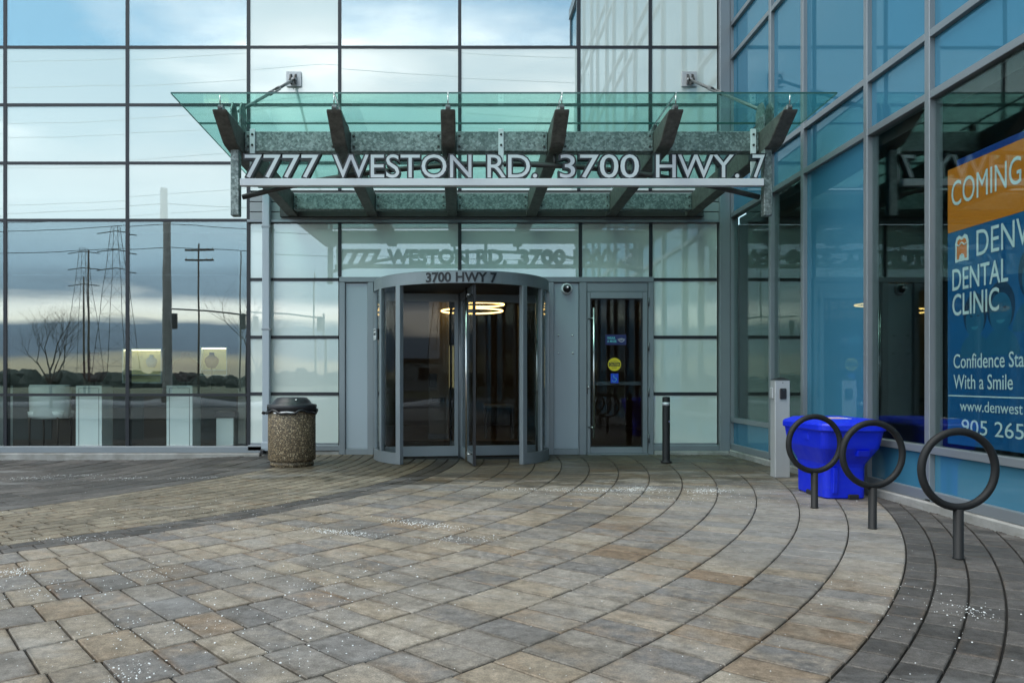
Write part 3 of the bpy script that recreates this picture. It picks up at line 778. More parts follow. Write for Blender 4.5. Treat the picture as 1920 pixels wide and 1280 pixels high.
for X in RX:
    B(X - .028, X + .028, 8.17, 8.26, 3.985, 4.045, b=.006).build('glass_bracket', 'galvanised', cano)
    MB().tube([(X, 8.17, 4.046), (X, 8.16, 4.148)], .007, 6).build('bracket_pin', 'chrome', cano)
    for y in (9.02, 10.4, 11.3):
        B(X - .022, X + .022, y, y + .10, (3.985 - (y - 8.13) * .029) - .01, gzc(y) - .008, b=.004).build('glass_bracket', 'steel_dark', cano)
    m = MB(); m.loft([[(X - .02, 8.14, 3.99), (X + .02, 8.14, 3.99), (X + .02, 8.14, 4.012), (X - .02, 8.14, 4.012)], [(X - .02, 11.7, 3.888), (X + .02, 11.7, 3.888), (X + .02, 11.7, 3.91), (X - .02, 11.7, 3.91)]])
    m.build('glazing_rail', 'steel_dark', cano)
for X, sg in ((RX[0], 1), (RX[-1], -1)):
    top = Vector((X, F - .10, 5.66)); bot = Vector((X, 8.86, 4.21)); d = (bot - top)
    B(X - .115, X + .115, F - .035, F - .013, 5.59, 5.82, b=.004).build('wall_plate', 'post_metal', cano)
    for dx in (-.035, .035):
        m = MB(); m.loft([[(X + dx - .008, y, z) for y, z in ((F - .036, 5.62), (F - .036, 5.78), (F - .12, 5.74), (F - .16, 5.66), (F - .12, 5.60))], [(X + dx + .008, y, z) for y, z in ((F - .036, 5.62), (F - .036, 5.78), (F - .12, 5.74), (F - .16, 5.66), (F - .12, 5.60))]])
        m.build('clevis_plate', 'steel_dark', cano)
    MB().tube([(X - .06, F - .12, 5.67), (X + .06, F - .12, 5.67)], .016, 10).build('clevis_pin', 'post_metal', cano)
    rod = MB().tube([top, top + d * .34], .022, 10).tube([top + d * .47, bot], .020, 10).build('tie_rod', 'steel_mid', cano)
    u = d.normalized(); sd = Vector((1, 0, 0))
    tb = MB()
    for k in (-1, 1): tb.tube([top + d * .31 + sd * k * .006, top + d * .345 + sd * k * .036, top + d * .455 + sd * k * .036, top + d * .49 + sd * k * .006], .014, 8)
    tb.tube([top + d * .31, top + d * .35], .032, 8); tb.tube([top + d * .455, top + d * .495], .032, 8)
    tb.build('turnbuckle', 'steel_mid', rod)
    for dx in (-.05, .05):
        m = MB(); P = [(8.72, 3.93), (8.72, 4.20), (8.78, 4.285), (8.90, 4.285), (8.96, 4.20), (8.96, 3.93)]
        m.loft([[(X + dx - .008, y, z) for y, z in P], [(X + dx + .008, y, z) for y, z in P]]); m.build('lug_plate', 'galvanised', cano)
# hanging posts, stays and bowed tube carrying the sign
for X in (-2.535, 3.435):
    B(X - .048, X + .048, 8.65, 8.75, 2.975, 3.72, b=.008).build('hanger_post', 'galvanised', cano)
pts = [(-2.49 + 5.88 * i / 24, 8.80, 3.215 + .375 * (1 - (2 * i / 24 - 1) ** 2)) for i in range(25)]
MB().tube(pts, .030, 10).build('bowed_tube', 'steel_dark', cano)
for X in (RX[2], RX[3]): MB().tube([(X, 8.80, 3.56), (X, 8.80, 3.73)], .022, 8).build('tube_hanger', 'steel_dark', cano)
# ------------------------------------------------------------------ sign
YS = 8.60; SS = FPX / YS
def sxp(p): return (p - CX) / SS
def szp(p): return (HY - p) / SS + CH
sign = thing('address_sign', (.46, YS, szp(349)), 'white raised address lettering reading 7777 WESTON RD. 3700 HWY. 7 below canopy', 'sign')
B(sxp(450), sxp(1432), YS - .012, YS + .06, szp(348.5), szp(335), b=.004).build('sign_rail', 'letter_white', sign)
for p in (465, 941, 1424):
    s_ = B(sxp(p) - .030, sxp(p) + .030, 8.775, 8.797, szp(336), 3.985, b=.003).build('strap', 'white_paint', sign)
    for z in (3.80, 3.92):
        m = MB(); m.lathe([(.014, 0), (.014, .008), (.004, .010)], n=8); m.xf(Matrix.Translation((sxp(p), 8.7745, z)) @ Matrix.Rotation(R(90), 4, 'X')); m.build('bolt', 'steel_dark', s_)
capz = szp(290.5) - szp(333)
for word, x0, x1 in (('7777', 459, 597), ('WESTON', 625, 884), ('RD.', 914, 1007), ('3700', 1050, 1198), ('HWY.', 1230, 1386), ('7', 1411, 1434)):
    for ch, ox, sx, sy in layout(word, sxp(x1) - sxp(x0), capz, track=-.01):
        X0, Z0 = sxp(x0), szp(333)
        body = letter_mb(ch, ox, sx, sy, lambda u, v, d: (X0 + u, YS + .002 + d, Z0 + v), .085, .046).build('letter', 'letter_black', sign)
        letter_mb(ch, ox, sx, sy, lambda u, v, d: (X0 + u, YS - .004 + d, Z0 + v), .005, .000).build('letter_face', 'letter_white', body)

# ================================================================== revolving door
DC = (0.0, 11.30); DR = 1.27
rd = thing('revolving_door', (DC[0], DC[1], 0), 'grey revolving glass door with 3700 HWY 7 on its curved header', 'door')
MB().arc(DC, DR - .05, DR, R(-112), R(112), 2.395, 2.548, 56).build('curved_header', 'alum', rd)
m = MB(); m.lathe([(DR - .051, 2.41), (DR - .051, 2.50)], DC, 48); m.build('drum_ceiling', 'steel_dark', rd)
m = MB(); m.lathe([(DR - .01, 2.5485), (DR - .01, 2.56)], DC, 48); m.build('drum_roof', 'alum', rd)
for sg in (-1, 1):
    MB().arc(DC, DR - .05, DR + .004, sg * R(43), sg * R(112), .004, .155, 24).build('curved_base', 'alum', rd)
    def post(a, wd, dp, z0, z1):
        m = B(-wd / 2, wd / 2, -dp, 0, z0, z1, b=.005)
        m.xf(Matrix.Translation((DC[0] + (DR + .006) * math.sin(a), DC[1] - (DR + .006) * math.cos(a), 0)) @ Matrix.Rotation(a, 4, 'Z') @ Matrix.Translation((0, dp, 0)))
        return m.build('door_post', 'alum', rd)
    post(sg * R(42), .085, .07, .004, 2.394); post(sg * R(62), .05, .06, .156, 2.394); post(sg * R(84), .05, .06, .156, 2.394)
    MB().arc(DC, DR - .028, DR - .016, sg * R(44), sg * R(60.8), .156, 2.394, 10).build('curved_pane', 'door_glass', rd)
    MB().arc(DC, DR - .028, DR - .016, sg * R(63.2), sg * R(110), .156, 2.394, 16).build('curved_pane', 'door_glass', rd)
MB().lathe([(.045, .01), (.045, 2.40)], DC, 16).build('centre_post', 'alum', rd)
m = MB(); n = 40
rg = [(DC[0] + (DR - .06) * math.cos(R(9 * k)), DC[1] + (DR - .06) * math.sin(R(9 * k))) for k in range(-1, 22)]
m.loft([[(x, y, -.02) for x, y in rg], [(x, y, .006) for x, y in rg]]); m.build('floor_mat', 'mat_black', rd)
for k in range(4):
    a = R(8.5 + 90 * k)
    M = Matrix.Translation((DC[0], DC[1], 0)) @ Matrix.Rotation(a, 4, 'Z') @ Matrix.Rotation(R(-90), 4, 'Z')   # local +x points towards the viewer for k = 0
    r0, r1, t = .048, 1.13, .022
    m = MB(); m.box(r0, r0 + .055, -t, t, .03, 2.385); m.box(r0 + .0555, r1 - .0205, -t + .001, t - .001, .03, .175); m.box(r0 + .0555, r1 - .0205, -t + .001, t - .001, 2.27, 2.385)
    wg = m.xf(M).build('door_wing', 'alum', rd)
    B(r0 + .056, r1 - .021, -.006, .006, .176, 2.269).xf(M).build('pane', 'door_glass', wg)
    B(r1 - .02, r1 + .05, -.016, .016, .012, 2.39).xf(M).build('brush_seal', 'black_plastic', wg)
    hb = MB()
    hb.tube([(r1 - .02, -.10, .06), (r1 - .02, -.10, 2.35)], .014, 10)
    for z in (.16, 2.26): hb.tube([(r1 - .02, -.0225, z), (r1 - .02, -.10, z)], .010, 8)
    hb.xf(M).build('push_bar', 'chrome', wg)
wd = .934
for ch, ox, sx, sy in layout('3700 HWY 7', wd, .118, space=1.1):
    v, f, bd = glyph(ch, .012)
    def pl(u, v_, d, ox=ox):
        th = (u - wd / 2 - .0) / DR
        rr = DR + .008 - d
        return (DC[0] + rr * math.sin(th), DC[1] - rr * math.cos(th), 2.412 + v_)
    letter_mb(ch, ox, sx, sy, pl, .0065, .030).build('letter', 'letter_black', rd)

# ================================================================== side door
sd = thing('entrance_door', (fx(1157), F, 0), 'grey framed single glass door with long steel pull bar', 'door')
x0, x1 = fx(1099.6), fx(1213.4); zt_ = fz(530.5)
B(x0, x1, F - .045, F + .06, fz(547), zt_, b=.004).build('head_frame', 'alum', sd)
B(x0 + .004, fx(1106), F - .05, F + .02, .02, fz(547.5), b=.004).build('door_stile', 'alum', sd)
B(fx(1204), x1 - .004, F - .05, F + .02, .02, fz(547.5), b=.004).build('door_stile', 'alum', sd)
B(fx(1106) + .001, fx(1204) - .001, F - .049, F + .019, fz(560), fz(547.5), b=.004).build('door_rail', 'alum', sd)
B(fx(1106) + .001, fx(1204) - .001, F - .049, F + .019, .02, fz(837.5), b=.004).build('door_rail', 'alum', sd)
m = MB()
for a in ((fx(1106) + .001, fx(1106) + .016, fz(837.5), fz(560)), (fx(1204) - .016, fx(1204) - .001, fz(837.5), fz(560))): m.box(a[0], a[1], F - .03, F - .01, a[2] + .001, a[3] - .001)
m.box(fx(1106) + .0165, fx(1204) - .0165, F - .029, F - .011, fz(837.5) + .001, fz(837.5) + .016); m.box(fx(1106) + .0165, fx(1204) - .0165, F - .029, F - .011, fz(560) - .016, fz(560) - .001)
m.build('glazing_gasket', 'gasket', sd)
fpane('pane', fx(1106), fx(1204), fz(837.5), fz(560), 'door_glass', sd, y=F - .022, g=.016, tilt=.0002)
hd = MB().tube([(fx(1110), F - .16, fz(820)), (fx(1110), F - .16, fz(579))], .017, 12).build('pull_handle', 'chrome', sd)
for z in (fz(598), fz(800)): MB().tube([(fx(1102), F - .06, z), (fx(1110), F - .155, z)], .011, 8).build('handle_bracket', 'chrome', hd)
for p in (567, 650, 735, 821):
    h = MB().tube([(fx(1214), F - .075, fz(p) - .065), (fx(1214), F - .075, fz(p) + .065)], .013, 10).build('hinge', 'alum_dark', sd)
m = MB(); m.lathe([(.020, 0), (.020, .012), (.013, .014)], n=14); m.xf(Matrix.Translation((fx(1102.8), F - .0505, fz(726))) @ Matrix.Rotation(R(90), 4, 'X')); m.build('lock_cylinder', 'chrome', sd)
B(fx(1099), fx(1100.8), F - .066, F - .046, fz(738), fz(722)).build('strike_plate', 'black_plastic', sd)
B(x0, x1, F - .10, F + .05, .0, .016, b=.003).build('threshold', 'alum', sd)
B(fx(1106) + .002, fx(1204) - .002, F + .05, F + .085, fz(722), fz(715), b=.004).build('panic_bar', 'alum_dark', sd)
# stickers on the glass
def flat(name, x0, x1, z0, z1, y, mat, parent=None): return B(x0, x1, y, y + .0012, z0, z1).build(name, mat, parent)
def words(parent, text, px0, px1, pbase, pcap, y, mat, bold=.01):
    for ch, ox, sx, sy in layout(text, fx(px1) - fx(px0), (pbase - pcap) / S):
        X0, Z0 = fx(px0), fz(pbase)
        letter_mb(ch, ox, sx, sy, lambda u, v, d: (X0 + u, y + d, Z0 + v), .0006, bold).build('letter', mat, parent)
YG = F - .0245
t = thing('mask_sign', (fx(1154), YG, fz(646)), 'navy WEAR A MASK sticker with mask symbol on door glass', 'sticker')
flat('sticker_sheet', fx(1134.5), fx(1173.5), fz(646.5), fz(627.5), YG, 'sticker_navy', t)
words(t, 'WEAR', 1138, 1153, 636, 631.5, YG - .0007, 'sticker_teal'); words(t, 'A MASK', 1138, 1156, 642, 637.5, YG - .0007, 'sticker_teal')
m = MB(); cxm, czm = fx(1164.5), fz(637)
m.tube([(cxm + .037 * math.sin(q) * (1.0 if abs(math.sin(q)) > .3 else 1), YG - .002, czm + .032 * math.cos(q) * (1 if math.cos(q) < 0 else .55)) for q in [k * math.pi / 8 for k in range(16)]], .0035, 5, closed=True)
for zo in (-.008, .004): m.tube([(cxm - .02, YG - .002, czm + zo), (cxm + .02, YG - .002, czm + zo)], .002, 4)
for sg in (-1, 1): m.tube([(cxm + sg * .037, YG - .002, czm + .014), (cxm + sg * .055, YG - .002, czm + .012), (cxm + sg * .048, YG - .002, czm - .01), (cxm + sg * .034, YG - .002, czm - .014)], .0022, 4)
m.build('mask_symbol', 'white_paint', t)
t = thing('caution_sticker', (fx(1151.5), YG, fz(694)), 'round yellow CAUTION sticker on the single door glass', 'sticker')
m = MB(); m.lathe([(.100, 0), (.100, .0012)], n=32); m.xf(Matrix.Translation((fx(1151.5), YG + .0012, fz(683))) @ Matrix.Rotation(R(90), 4, 'X')); m.build('sticker_sheet', 'sticker_yellow', t)
flat('black_band', fx(1140.8), fx(1162.2), fz(686.5), fz(679.5), YG - .0013, 'letter_black', t)
words(t, 'CAUTION', 1142.5, 1160.5, 685.5, 680.7, YG - .002, 'sticker_yellow'); words(t, 'AUTOMATIC', 1144, 1159, 678.6, 676, YG - .0007, 'letter_black', 0); words(t, 'DOOR', 1147, 1156, 690.8, 688, YG - .0007, 'letter_black', 0)
t = thing('blue_sticker', (fx(1151.5), YG, fz(718)), 'small square bright blue sticker below the yellow one', 'sticker')
flat('sticker_sheet', fx(1144.5), fx(1159), fz(718), fz(700), YG, 'sticker_blue', t)
m = MB(); m.tube([(fx(1150), YG - .002, fz(703)), (fx(1150.5), YG - .002, fz(708)), (fx(1154), YG - .002, fz(709)), (fx(1156), YG - .002, fz(714))], .004, 5)
m.tube([(fx(1151) + .035 * math.cos(q), YG - .002, fz(711) + .035 * math.sin(q)) for q in [R(200 + 20 * k) for k in range(10)]], .003, 4); m.build('symbol', 'sticker_teal', t)
# notice on the drum
a = R(-74); M = Matrix.Translation((DC[0] + (DR + .004) * math.sin(a), DC[1] - (DR + .004) * math.cos(a), 0)) @ Matrix.Rotation(a, 4, 'Z')
t = thing('door_notice', (DC[0] + DR * math.sin(a), DC[1] - DR * math.cos(a), 1.7), 'small white notice stuck on left curved side of revolving door', 'notice')
B(-.10, .10, -.003, -.0015, 1.70, 1.86).xf(M).build('sheet', 'white_paint', t)
for z0, z1, mt in ((1.825, 1.848, 'letter_black'), (1.765, 1.80, 'letter_black'), (1.712, 1.735, 'post_metal')): B(-.08, .08, -.0042, -.0031, z0, z1).xf(M).build('print_block', mt, t)
# camera dome
t = thing('security_camera', (fx(1062), F - .02, fz(552)), 'white dome security camera on grey panel beside revolving door', 'camera')
Mc = Matrix.Translation((fx(1062), F - .0205, fz(542))) @ Matrix.Rotation(R(90), 4, 'X')
MB().lathe([(.088, 0), (.088, .02), (.080, .045), (.066, .052)], n=28).xf(Mc).build('housing', 'white_paint', t)
MB().lathe([(.062, .0525)] + [(.060 * math.cos(R(q)), .0525 + .060 * math.sin(R(q))) for q in range(0, 85, 12)] + [(.004, .113)], n=24).xf(Mc).build('dome', 'black_plastic', t)
MB().lathe([(.014, .1), (.014, .1165)], n=12).xf(Mc @ Matrix.Translation((.0, .018, 0))).build('lens', 'chrome', t)
# downpipe
t = thing('downpipe', (fx(502), F - .08, 0), 'square light grey downpipe standing on the facade beside the bin', 'downpipe')
B(fx(495.5), fx(509.5), F - .135, F - .035, .06, fz(365), b=.012).build('pipe', 'alum_panel', t)
B(fx(494), fx(511), F - .14, F - .03, .085, .20, b=.01).build('shoe', 'alum_panel', t)
B(fx(494), fx(500), F - .20, F - .05, .02, .083, b=.006).build('drain_outlet', 'black_plastic', t)
for p in (430, 620): B(fx(494.5), fx(510.5), F - .138, F - .0215, fz(p), fz(p) + .03, b=.003).build('pipe_clip', 'alum', t)

# ================================================================== street furniture
# litter bin
bx, by = -2.26, 10.32
t = thing('litter_bin', (bx, by, gz(bx, by)), 'round exposed aggregate concrete litter bin with black plastic lid', 'bin')
MB().lathe([(.285, 0), (.285, .055), (.275, .06), (.275, .07), (.305, .075), (.312, .09), (.312, .735), (.304, .75)], (bx, by), 48).build('concrete_body', 'aggregate', t)
lid = MB().lathe([(.324, .722), (.326, .80), (.318, .812), (.26, .822), (.235, .862), (.195, .900), (.15, .908), (.002, .910)], (bx, by), 40).build('lid', 'black_plastic', t)
MB().lathe([(.016, .9), (.016, .915), (.004, .92)], (bx + .1, by - .2), 8).xf(Matrix.Translation((0, 0, -.035))).build('lock', 'chrome', lid)
pts = [(bx + .330 * math.cos(q), by + .330 * math.sin(q), .715 + .020 * math.sin(5 * q) + .012 * math.sin(11 * q)) for q in [k * 6.283 / 40 for k in range(40)]]
MB().tube(pts, .016, 6, closed=True).build('bag_edge', 'black_plastic', t)
MB().tube([(bx + .322 * math.cos(q), by + .322 * math.sin(q), .712 + .006 * math.sin(7 * q)) for q in [R(235 + 5 * k) for k in range(13)]], [.004] + [.011] * 11 + [.004], 6).build('bag_fold', 'white_paint', t)
m = MB(); m.tube([(bx - .33, by - .1, .70), (bx - .36, by - .12, .715), (bx - .37, by - .10, .70), (bx - .345, by - .09, .685)], .014, 6, closed=True); m.build('bag_knot', 'black_plastic', t)
# bollard
bx, by = (1249 - CX) / FPX * 10.6, 10.6
t = thing('bollard', (bx, by, 0), 'slim black bollard with pale reflective band beside the door', 'bollard')
MB().lathe([(.075, .0), (.075, .02), (.056, .03), (.0515, .045), (.0515, .885), (.047, .902), (.004, .906)], (bx, by), 24).build('post', 'black_paint', t)
MB().lathe([(.0525, .785), (.0525, .83)], (bx, by), 24).build('reflective_band', 'reflective_band', t)
MB().lathe([(.012, 0), (.012, .006)], n=8).xf(Matrix.Translation((bx + .03, by - .043, .57)) @ Matrix.Rotation(R(90), 4, 'X')).build('screw', 'chrome', t)
# card reader post
px0, py0 = 3.655, 9.01
t = thing('reader_post', (px0 + .09, py0 + .06, 0), 'light grey square metal post with black card reader near glass wing', 'post')
B(px0, px0 + .175, py0, py0 + .14, 0, 1.135, b=.006).build('post', 'post_metal', t)
m = MB(); m.loft([[(px0 - .004, py0 - .004, 1.136), (px0 + .179, py0 - .004, 1.136), (px0 + .179, py0 + .144, 1.136), (px0 - .004, py0 + .144, 1.136)], [(px0 + .06, py0 + .05, 1.165), (px0 + .115, py0 + .05, 1.165), (px0 + .115, py0 + .09, 1.165), (px0 + .06, py0 + .09, 1.165)]])
m.build('cap', 'black_plastic', t)
rdr = B(px0 + .052, px0 + .128, py0 - .022, py0 - .001, .915, 1.04, b=.008).build('card_reader', 'black_plastic', t)
B(px0 + .08, px0 + .10, py0 - .0235, py0 - .0225, 1.015, 1.02).build('indicator', 'chrome', rdr)
B(px0 - .022, px0 - .001, py0 + .03, py0 + .11, .92, 1.045, b=.006).build('push_plate', 'post_metal', t)
MB().lathe([(.006, 0), (.006, .003)], n=8).xf(Matrix.Translation((px0 + .09, py0 - .0005, 1.105)) @ Matrix.Rotation(R(90), 4, 'X')).build('screw', 'steel_dark', t)
# blue grit bin
def rr_(x0, x1, y0, y1, z, r, n=5):
    P = []
    for cx_, cy_, a in ((x1 - r, y0 + r, -90), (x1 - r, y1 - r, 0), (x0 + r, y1 - r, 90), (x0 + r, y0 + r, 180)):
        for k in range(n + 1): q = R(a + 90 * k / n); P.append((cx_ + r * math.cos(q), cy_ + r * math.sin(q), z))
    return P
t = thing('grit_bin', (3.68, 7.7, 0), 'bright blue plastic grit bin behind the bike rings', 'grit bin')
m = MB()
m.loft([rr_(3.50, 3.87, 7.42, 8.03, .0, .05), rr_(3.485, 3.88, 7.405, 8.045, .012, .06), rr_(3.48, 3.885, 7.40, 8.05, .30, .07), rr_(3.475, 3.89, 7.39, 8.06, .335, .07), rr_(3.405, 3.96, 7.28, 8.12, .49, .07), rr_(3.40, 3.965, 7.27, 8.13, .52, .07), rr_(3.385, 3.985, 7.24, 8.15, .655, .07)], False)
o = m.build('tub', 'blue_plastic', t)
lid = MB().loft([rr_(3.365, 4.005, 7.212, 8.17, .658, .11), rr_(3.36, 4.01, 7.207, 8.175, .668, .11), rr_(3.36, 4.01, 7.207, 8.175, .712, .11), rr_(3.372, 4.0, 7.22, 8.16, .730, .10), rr_(3.44, 3.96, 7.31, 8.10, .762, .09), rr_(3.50, 3.93, 7.40, 8.04, .768, .08)], False).build('lid', 'blue_plastic', t)
lb = B(3.50, 3.74, 7.40, 7.66, .7685, .7705).build('lid_label', 'white_paint', lid)
B(3.55, 3.69, 7.45, 7.53, .7706, .7712).build('label_print', 'sticker_red', t)
for xa, xb in ((3.51, 3.62), ):
    B(3.74, 3.84, 7.27, 7.40, .415, .465, b=.01).xf(Matrix.Translation((0, 0, 0))).build('hand_recess', 'steel_dark', t) if False else None
B(3.70, 3.80, 7.384, 7.45, .0, .045, b=.006).build('fork_slot', 'black_plastic', t)
B(3.466, 3.52, 7.62, 7.78, .0, .045, b=.006).build('fork_slot', 'black_plastic', t)
for x0_, x1_ in ((3.55, 3.60), (3.76, 3.81)):
    m = MB(); m.loft([rr_(x0_, x1_, 7.385, 7.43, .06, .01, 2), rr_(x0_, x1_, 7.375, 7.43, .30, .01, 2)]); m.build('rib', 'blue_plastic', t) if x0_ < 3.6 else None
m = MB(); m.loft([rr_(3.73, 3.85, 7.285, 7.36, .42, .012, 2), rr_(3.73, 3.85, 7.262, 7.34, .475, .012, 2)]); m.build('hand_grip', 'blue_plastic', t)
m = MB(); m.loft([rr_(3.385, 3.42, 7.55, 7.65, .56, .01, 2), rr_(3.38, 3.42, 7.55, 7.65, .62, .01, 2)]); m.build('hand_grip', 'blue_plastic', t)
# bike rings
def ring(x, y, label, yaw):
    t = thing('bike_rack', (x, y, 0), label, 'bike rack', 'ring shaped bike racks along the glass wing')
    M = Matrix.Translation((x, y, 0)) @ Matrix.Rotation(yaw, 4, 'Z')
    MB().tube([(.242 * math.cos(q), 0, .572 + .242 * math.sin(q)) for q in [k * 6.2832 / 56 for k in range(56)]], .0245, 12, closed=True).xf(M).build('ring', 'black_paint', t)
    MB().lathe([(.033, .0), (.033, .008), (.030, .01), (.030, .318)], n=20).xf(M).build('stem', 'black_paint', t)
ring(3.146, 6.89, 'black ring bike rack nearest the reader post, farthest from camera', R(6))
ring(3.155, 5.934, 'middle black ring bike rack in front of the blue bin', R(5))
ring(3.180, 4.948, 'nearest black ring bike rack standing before the dental poster', R(2))

# ================================================================== window poster on the wing
XP = WX + .085
po = thing('window_poster', (XP, 6.1, .6), 'orange and blue dental clinic poster inside the side window', 'poster')
def pflat(name, ya, yb, z0, z1, off, mat, parent=po): return B(XP - off - .0008, XP - off, yb, ya, z0, z1).build(name, mat, parent)
YA, YB = 6.62, 5.37
def ptop(y): return 2.93
sheet = pflat('blue_sheet', YA, YB, .60, 2.39, .0, 'poster_blue')
pflat('orange_band', YA, YB, 2.391, 2.93, .0, 'poster_orange')
pflat('blue_backing', YA - .12, YB, 2.80, 2.985, -.002, 'poster_strip')
PS = FPX / WX
def pyz(px_, py_):
    y = XP * FPX / (px_ - CX); return y, (HY - py_) * y / FPX + CH
def ptext(text, ya, yb, z, cap, mat='poster_ink', bold=.0, off=.005, space=1.0):
    for ch, ox, sx, sy in layout(text, ya - yb, cap, space=space):
        letter_mb(ch, ox, sx, sy, lambda u, v, d: (XP - off + d, ya - u, z + v), .0008, bold).build('letter', mat, po)
# people printed in the picture: simple soft-edged shapes of head, hair and shoulders
def pell(cy, cz, ry, rz, off, mat, a0=0, a1=360, name='picture_shape'):
    P = [(cy - ry * math.cos(R(a0 + (a1 - a0) * k / 28)), cz + rz * math.sin(R(a0 + (a1 - a0) * k / 28))) for k in range(28 if a1 - a0 >= 360 else 29)]
    m = MB(); m.loft([[(XP - off, y, z) for y, z in P], [(XP - off - .0003, y, z) for y, z in P]]); return m.build(name, mat, po)
for ip, (cy, cz, sc_) in enumerate(((6.27, 1.64, .95), (5.97, 1.68, 1.05), (5.60, 1.90, 1.2))):
    ip *= .00055
    pell(cy, cz - .33 * sc_, .20 * sc_, .20 * sc_, .0009 + ip, 'print_mid', 0, 180)
    pell(cy, cz + .03, .150 * sc_, .185 * sc_, .0013 + ip, 'print_dark')
    pell(cy, cz - .02, .118 * sc_, .150 * sc_, .0017 + ip, 'print_mid')
    for s_ in (-1, 1): pell(cy + s_ * .045 * sc_, cz + .02 * sc_, .018 * sc_, .008 * sc_, .0019 + ip, 'print_dark')
    pell(cy, cz - .07 * sc_, .045 * sc_, .026 * sc_, .0019 + ip, 'print_light', 180, 360)
ya, za = pyz(1785, 388); yb, zb_ = pyz(1916, 355)
ptext('COMING', ya, yb, za - .0, .205)
ya, za = pyz(1832, 480)
ptext('DENW', ya, 5.56, za, .205, space=1, bold=.0)
ya, za = pyz(1787, 545); yb, _ = pyz(1891, 540); ptext('DENTAL', ya, yb, za, .175, bold=.008)
ya, za = pyz(1787, 592); yb, _ = pyz(1874, 590); ptext('CLINIC', ya, yb, za, .175, bold=.008)
ya, za = pyz(1789, 690); yb, _ = pyz(1921, 682); ptext('Confidence Sta', ya, yb, za, .115, bold=.004)
ya, za = pyz(1789, 728); yb, _ = pyz(1900, 726); ptext('With a Smile', ya, yb, za, .115, bold=.004)
pflat('rule_line', YA - .01, YB, 1.003, 1.013, .002, 'poster_line')
ya, za = pyz(1801, 766); yb, _ = pyz(1919, 770); ptext('www.denwest', ya, yb, .885, .085)
ya, za = pyz(1804, 806); yb, _ = pyz(1921, 813); ptext('905 265', ya, yb, .70, .115)
# tooth emblem
def tooth(sc_, off, mat, cy, cz):
    P = [(-.95, -1), (-.95, .45), (-.78, .85), (-.4, 1.0), (0, .82), (.4, 1.0), (.78, .85), (.95, .45), (.95, -1), (.55, -1), (.38, -.62), (0, -.48), (-.38, -.62), (-.55, -1)]
    m = MB(); m.loft([[(XP - off, cy - a_ * .085 * sc_, cz + c_ * .105 * sc_) for a_, c_ in P], [(XP - off - .0005, cy - a_ * .085 * sc_, cz + c_ * .105 * sc_) for a_, c_ in P]]); m.build('emblem', mat, po)
cy, cz = pyz(1804, 465)
B(XP - .0022, XP - .0018, cy - .085, cy + .085, cz - .108, cz - .06).build('emblem', 'poster_ink', po)
tooth(1.06, .0022, 'poster_ink', cy, cz); tooth(.80, .0028, 'poster_logo', cy, cz - .004)
m = MB(); m.tube([(XP - .0035, cy - u * .06, cz + .035 + .012 * math.cos(u * 5)) for u in [k / 6 - 1 for k in range(13)]], .006, 5); m.build('emblem', 'poster_ink', po)

# ================================================================== lobby contents
def at(px_, py_, y): return ((px_ - CX) / FPX * y, y, (HY - py_) / FPX * y + CH)
def ring_lamp(name, c, r, label):
    t = thing(name, c, label, 'lamp', 'ring pendant lamps in the lobby')
    MB().tube([(c[0] + r * math.cos(q), c[1] + r * math.sin(q), c[2]) for q in [k * 6.2832 / 48 for k in range(48)]], .014, 8, closed=True).build('light_ring', 'lamp_warm', t)
    m = MB()
    for k in range(3):
        q = k * 2.094; m.tube([(c[0] + r * math.cos(q), c[1] + r * math.sin(q), c[2] + .025), (c[0], c[1], 3.29)], .003, 5)
    m.build('wire', 'steel_dark', t)
ring_lamp('ring_lamp', at(885, 583, 14.2), .56, 'lower wide glowing ring lamp hanging in the lobby')
ring_lamp('ring_lamp', at(905, 571, 14.6), .40, 'upper smaller glowing ring lamp hanging in the lobby')
t = thing('lobby_pillar', at(822, 700, 14.8), 'pale grey pillar inside lobby seen through revolving door left half', 'pillar')
B(-.62, -.24, 14.6, 15.0, .012, 3.29, b=.01).build('shaft', 'interior_wall', t)
B(-.63, -.23, 14.59, 15.01, .013, .12, b=.006).build('skirting', 'alum_dark', t)
B(-.60, -.46, 14.56, 14.599, 1.00, 1.25, b=.006).build('intercom', 'black_plastic', t)
B(-.56, -.30, 14.57, 14.599, .72, .80, b=.006).build('shelf', 'steel_dark', t)
t = thing('wall_light', (-.15, 15.2, .95), 'tall yellow lit wall niche inside the lobby', 'lamp')
B(-.235, -.02, 15.12, 15.16, .98, 1.80).build('light_panel', 'niche_light', t)
m = MB(); m.box(-.255, -.236, 15.10, 15.2, .96, 1.82); m.box(-.019, 0, 15.10, 15.2, .96, 1.82); m.box(-.235, -.02, 15.10, 15.2, .96, .979); m.box(-.235, -.02, 15.10, 15.2, 1.801, 1.82); m.build('frame', 'steel_dark', t)
t = thing('lobby_bench', (.85, 15, 0), 'dark console table with pale top inside the lobby', 'table')
B(.42, 1.02, 14.7, 15.1, .60, .66, b=.006).build('table_top', 'interior_wall', t)
for x in (.44, .95): B(x, x + .05, 14.72, 15.08, .012, .599, b=.004).build('leg', 'wood_dark', t)
B(.50, .94, 14.9, 15.06, .25, .598).build('back_panel', 'wood_dark', t)
t = thing('lobby_mat', (0, 13, 0), 'black entrance mat on the brown lobby floor', 'mat')
B(-1.1, 1.25, 12.65, 14.1, .0125, .022, b=.004).build('carpet', 'mat_black', t); B(-1.14, 1.29, 12.61, 14.14, .0122, .016).build('edging', 'steel_dark', t)
t = thing('lobby_portal', (1.3, 14.3, 0), 'slim grey inner door frame beyond the revolving door', 'door frame')
for x in (1.05, 1.95): B(x, x + .06, 14.3, 14.38, .012, 2.5, b=.004).build('jamb', 'alum', t)
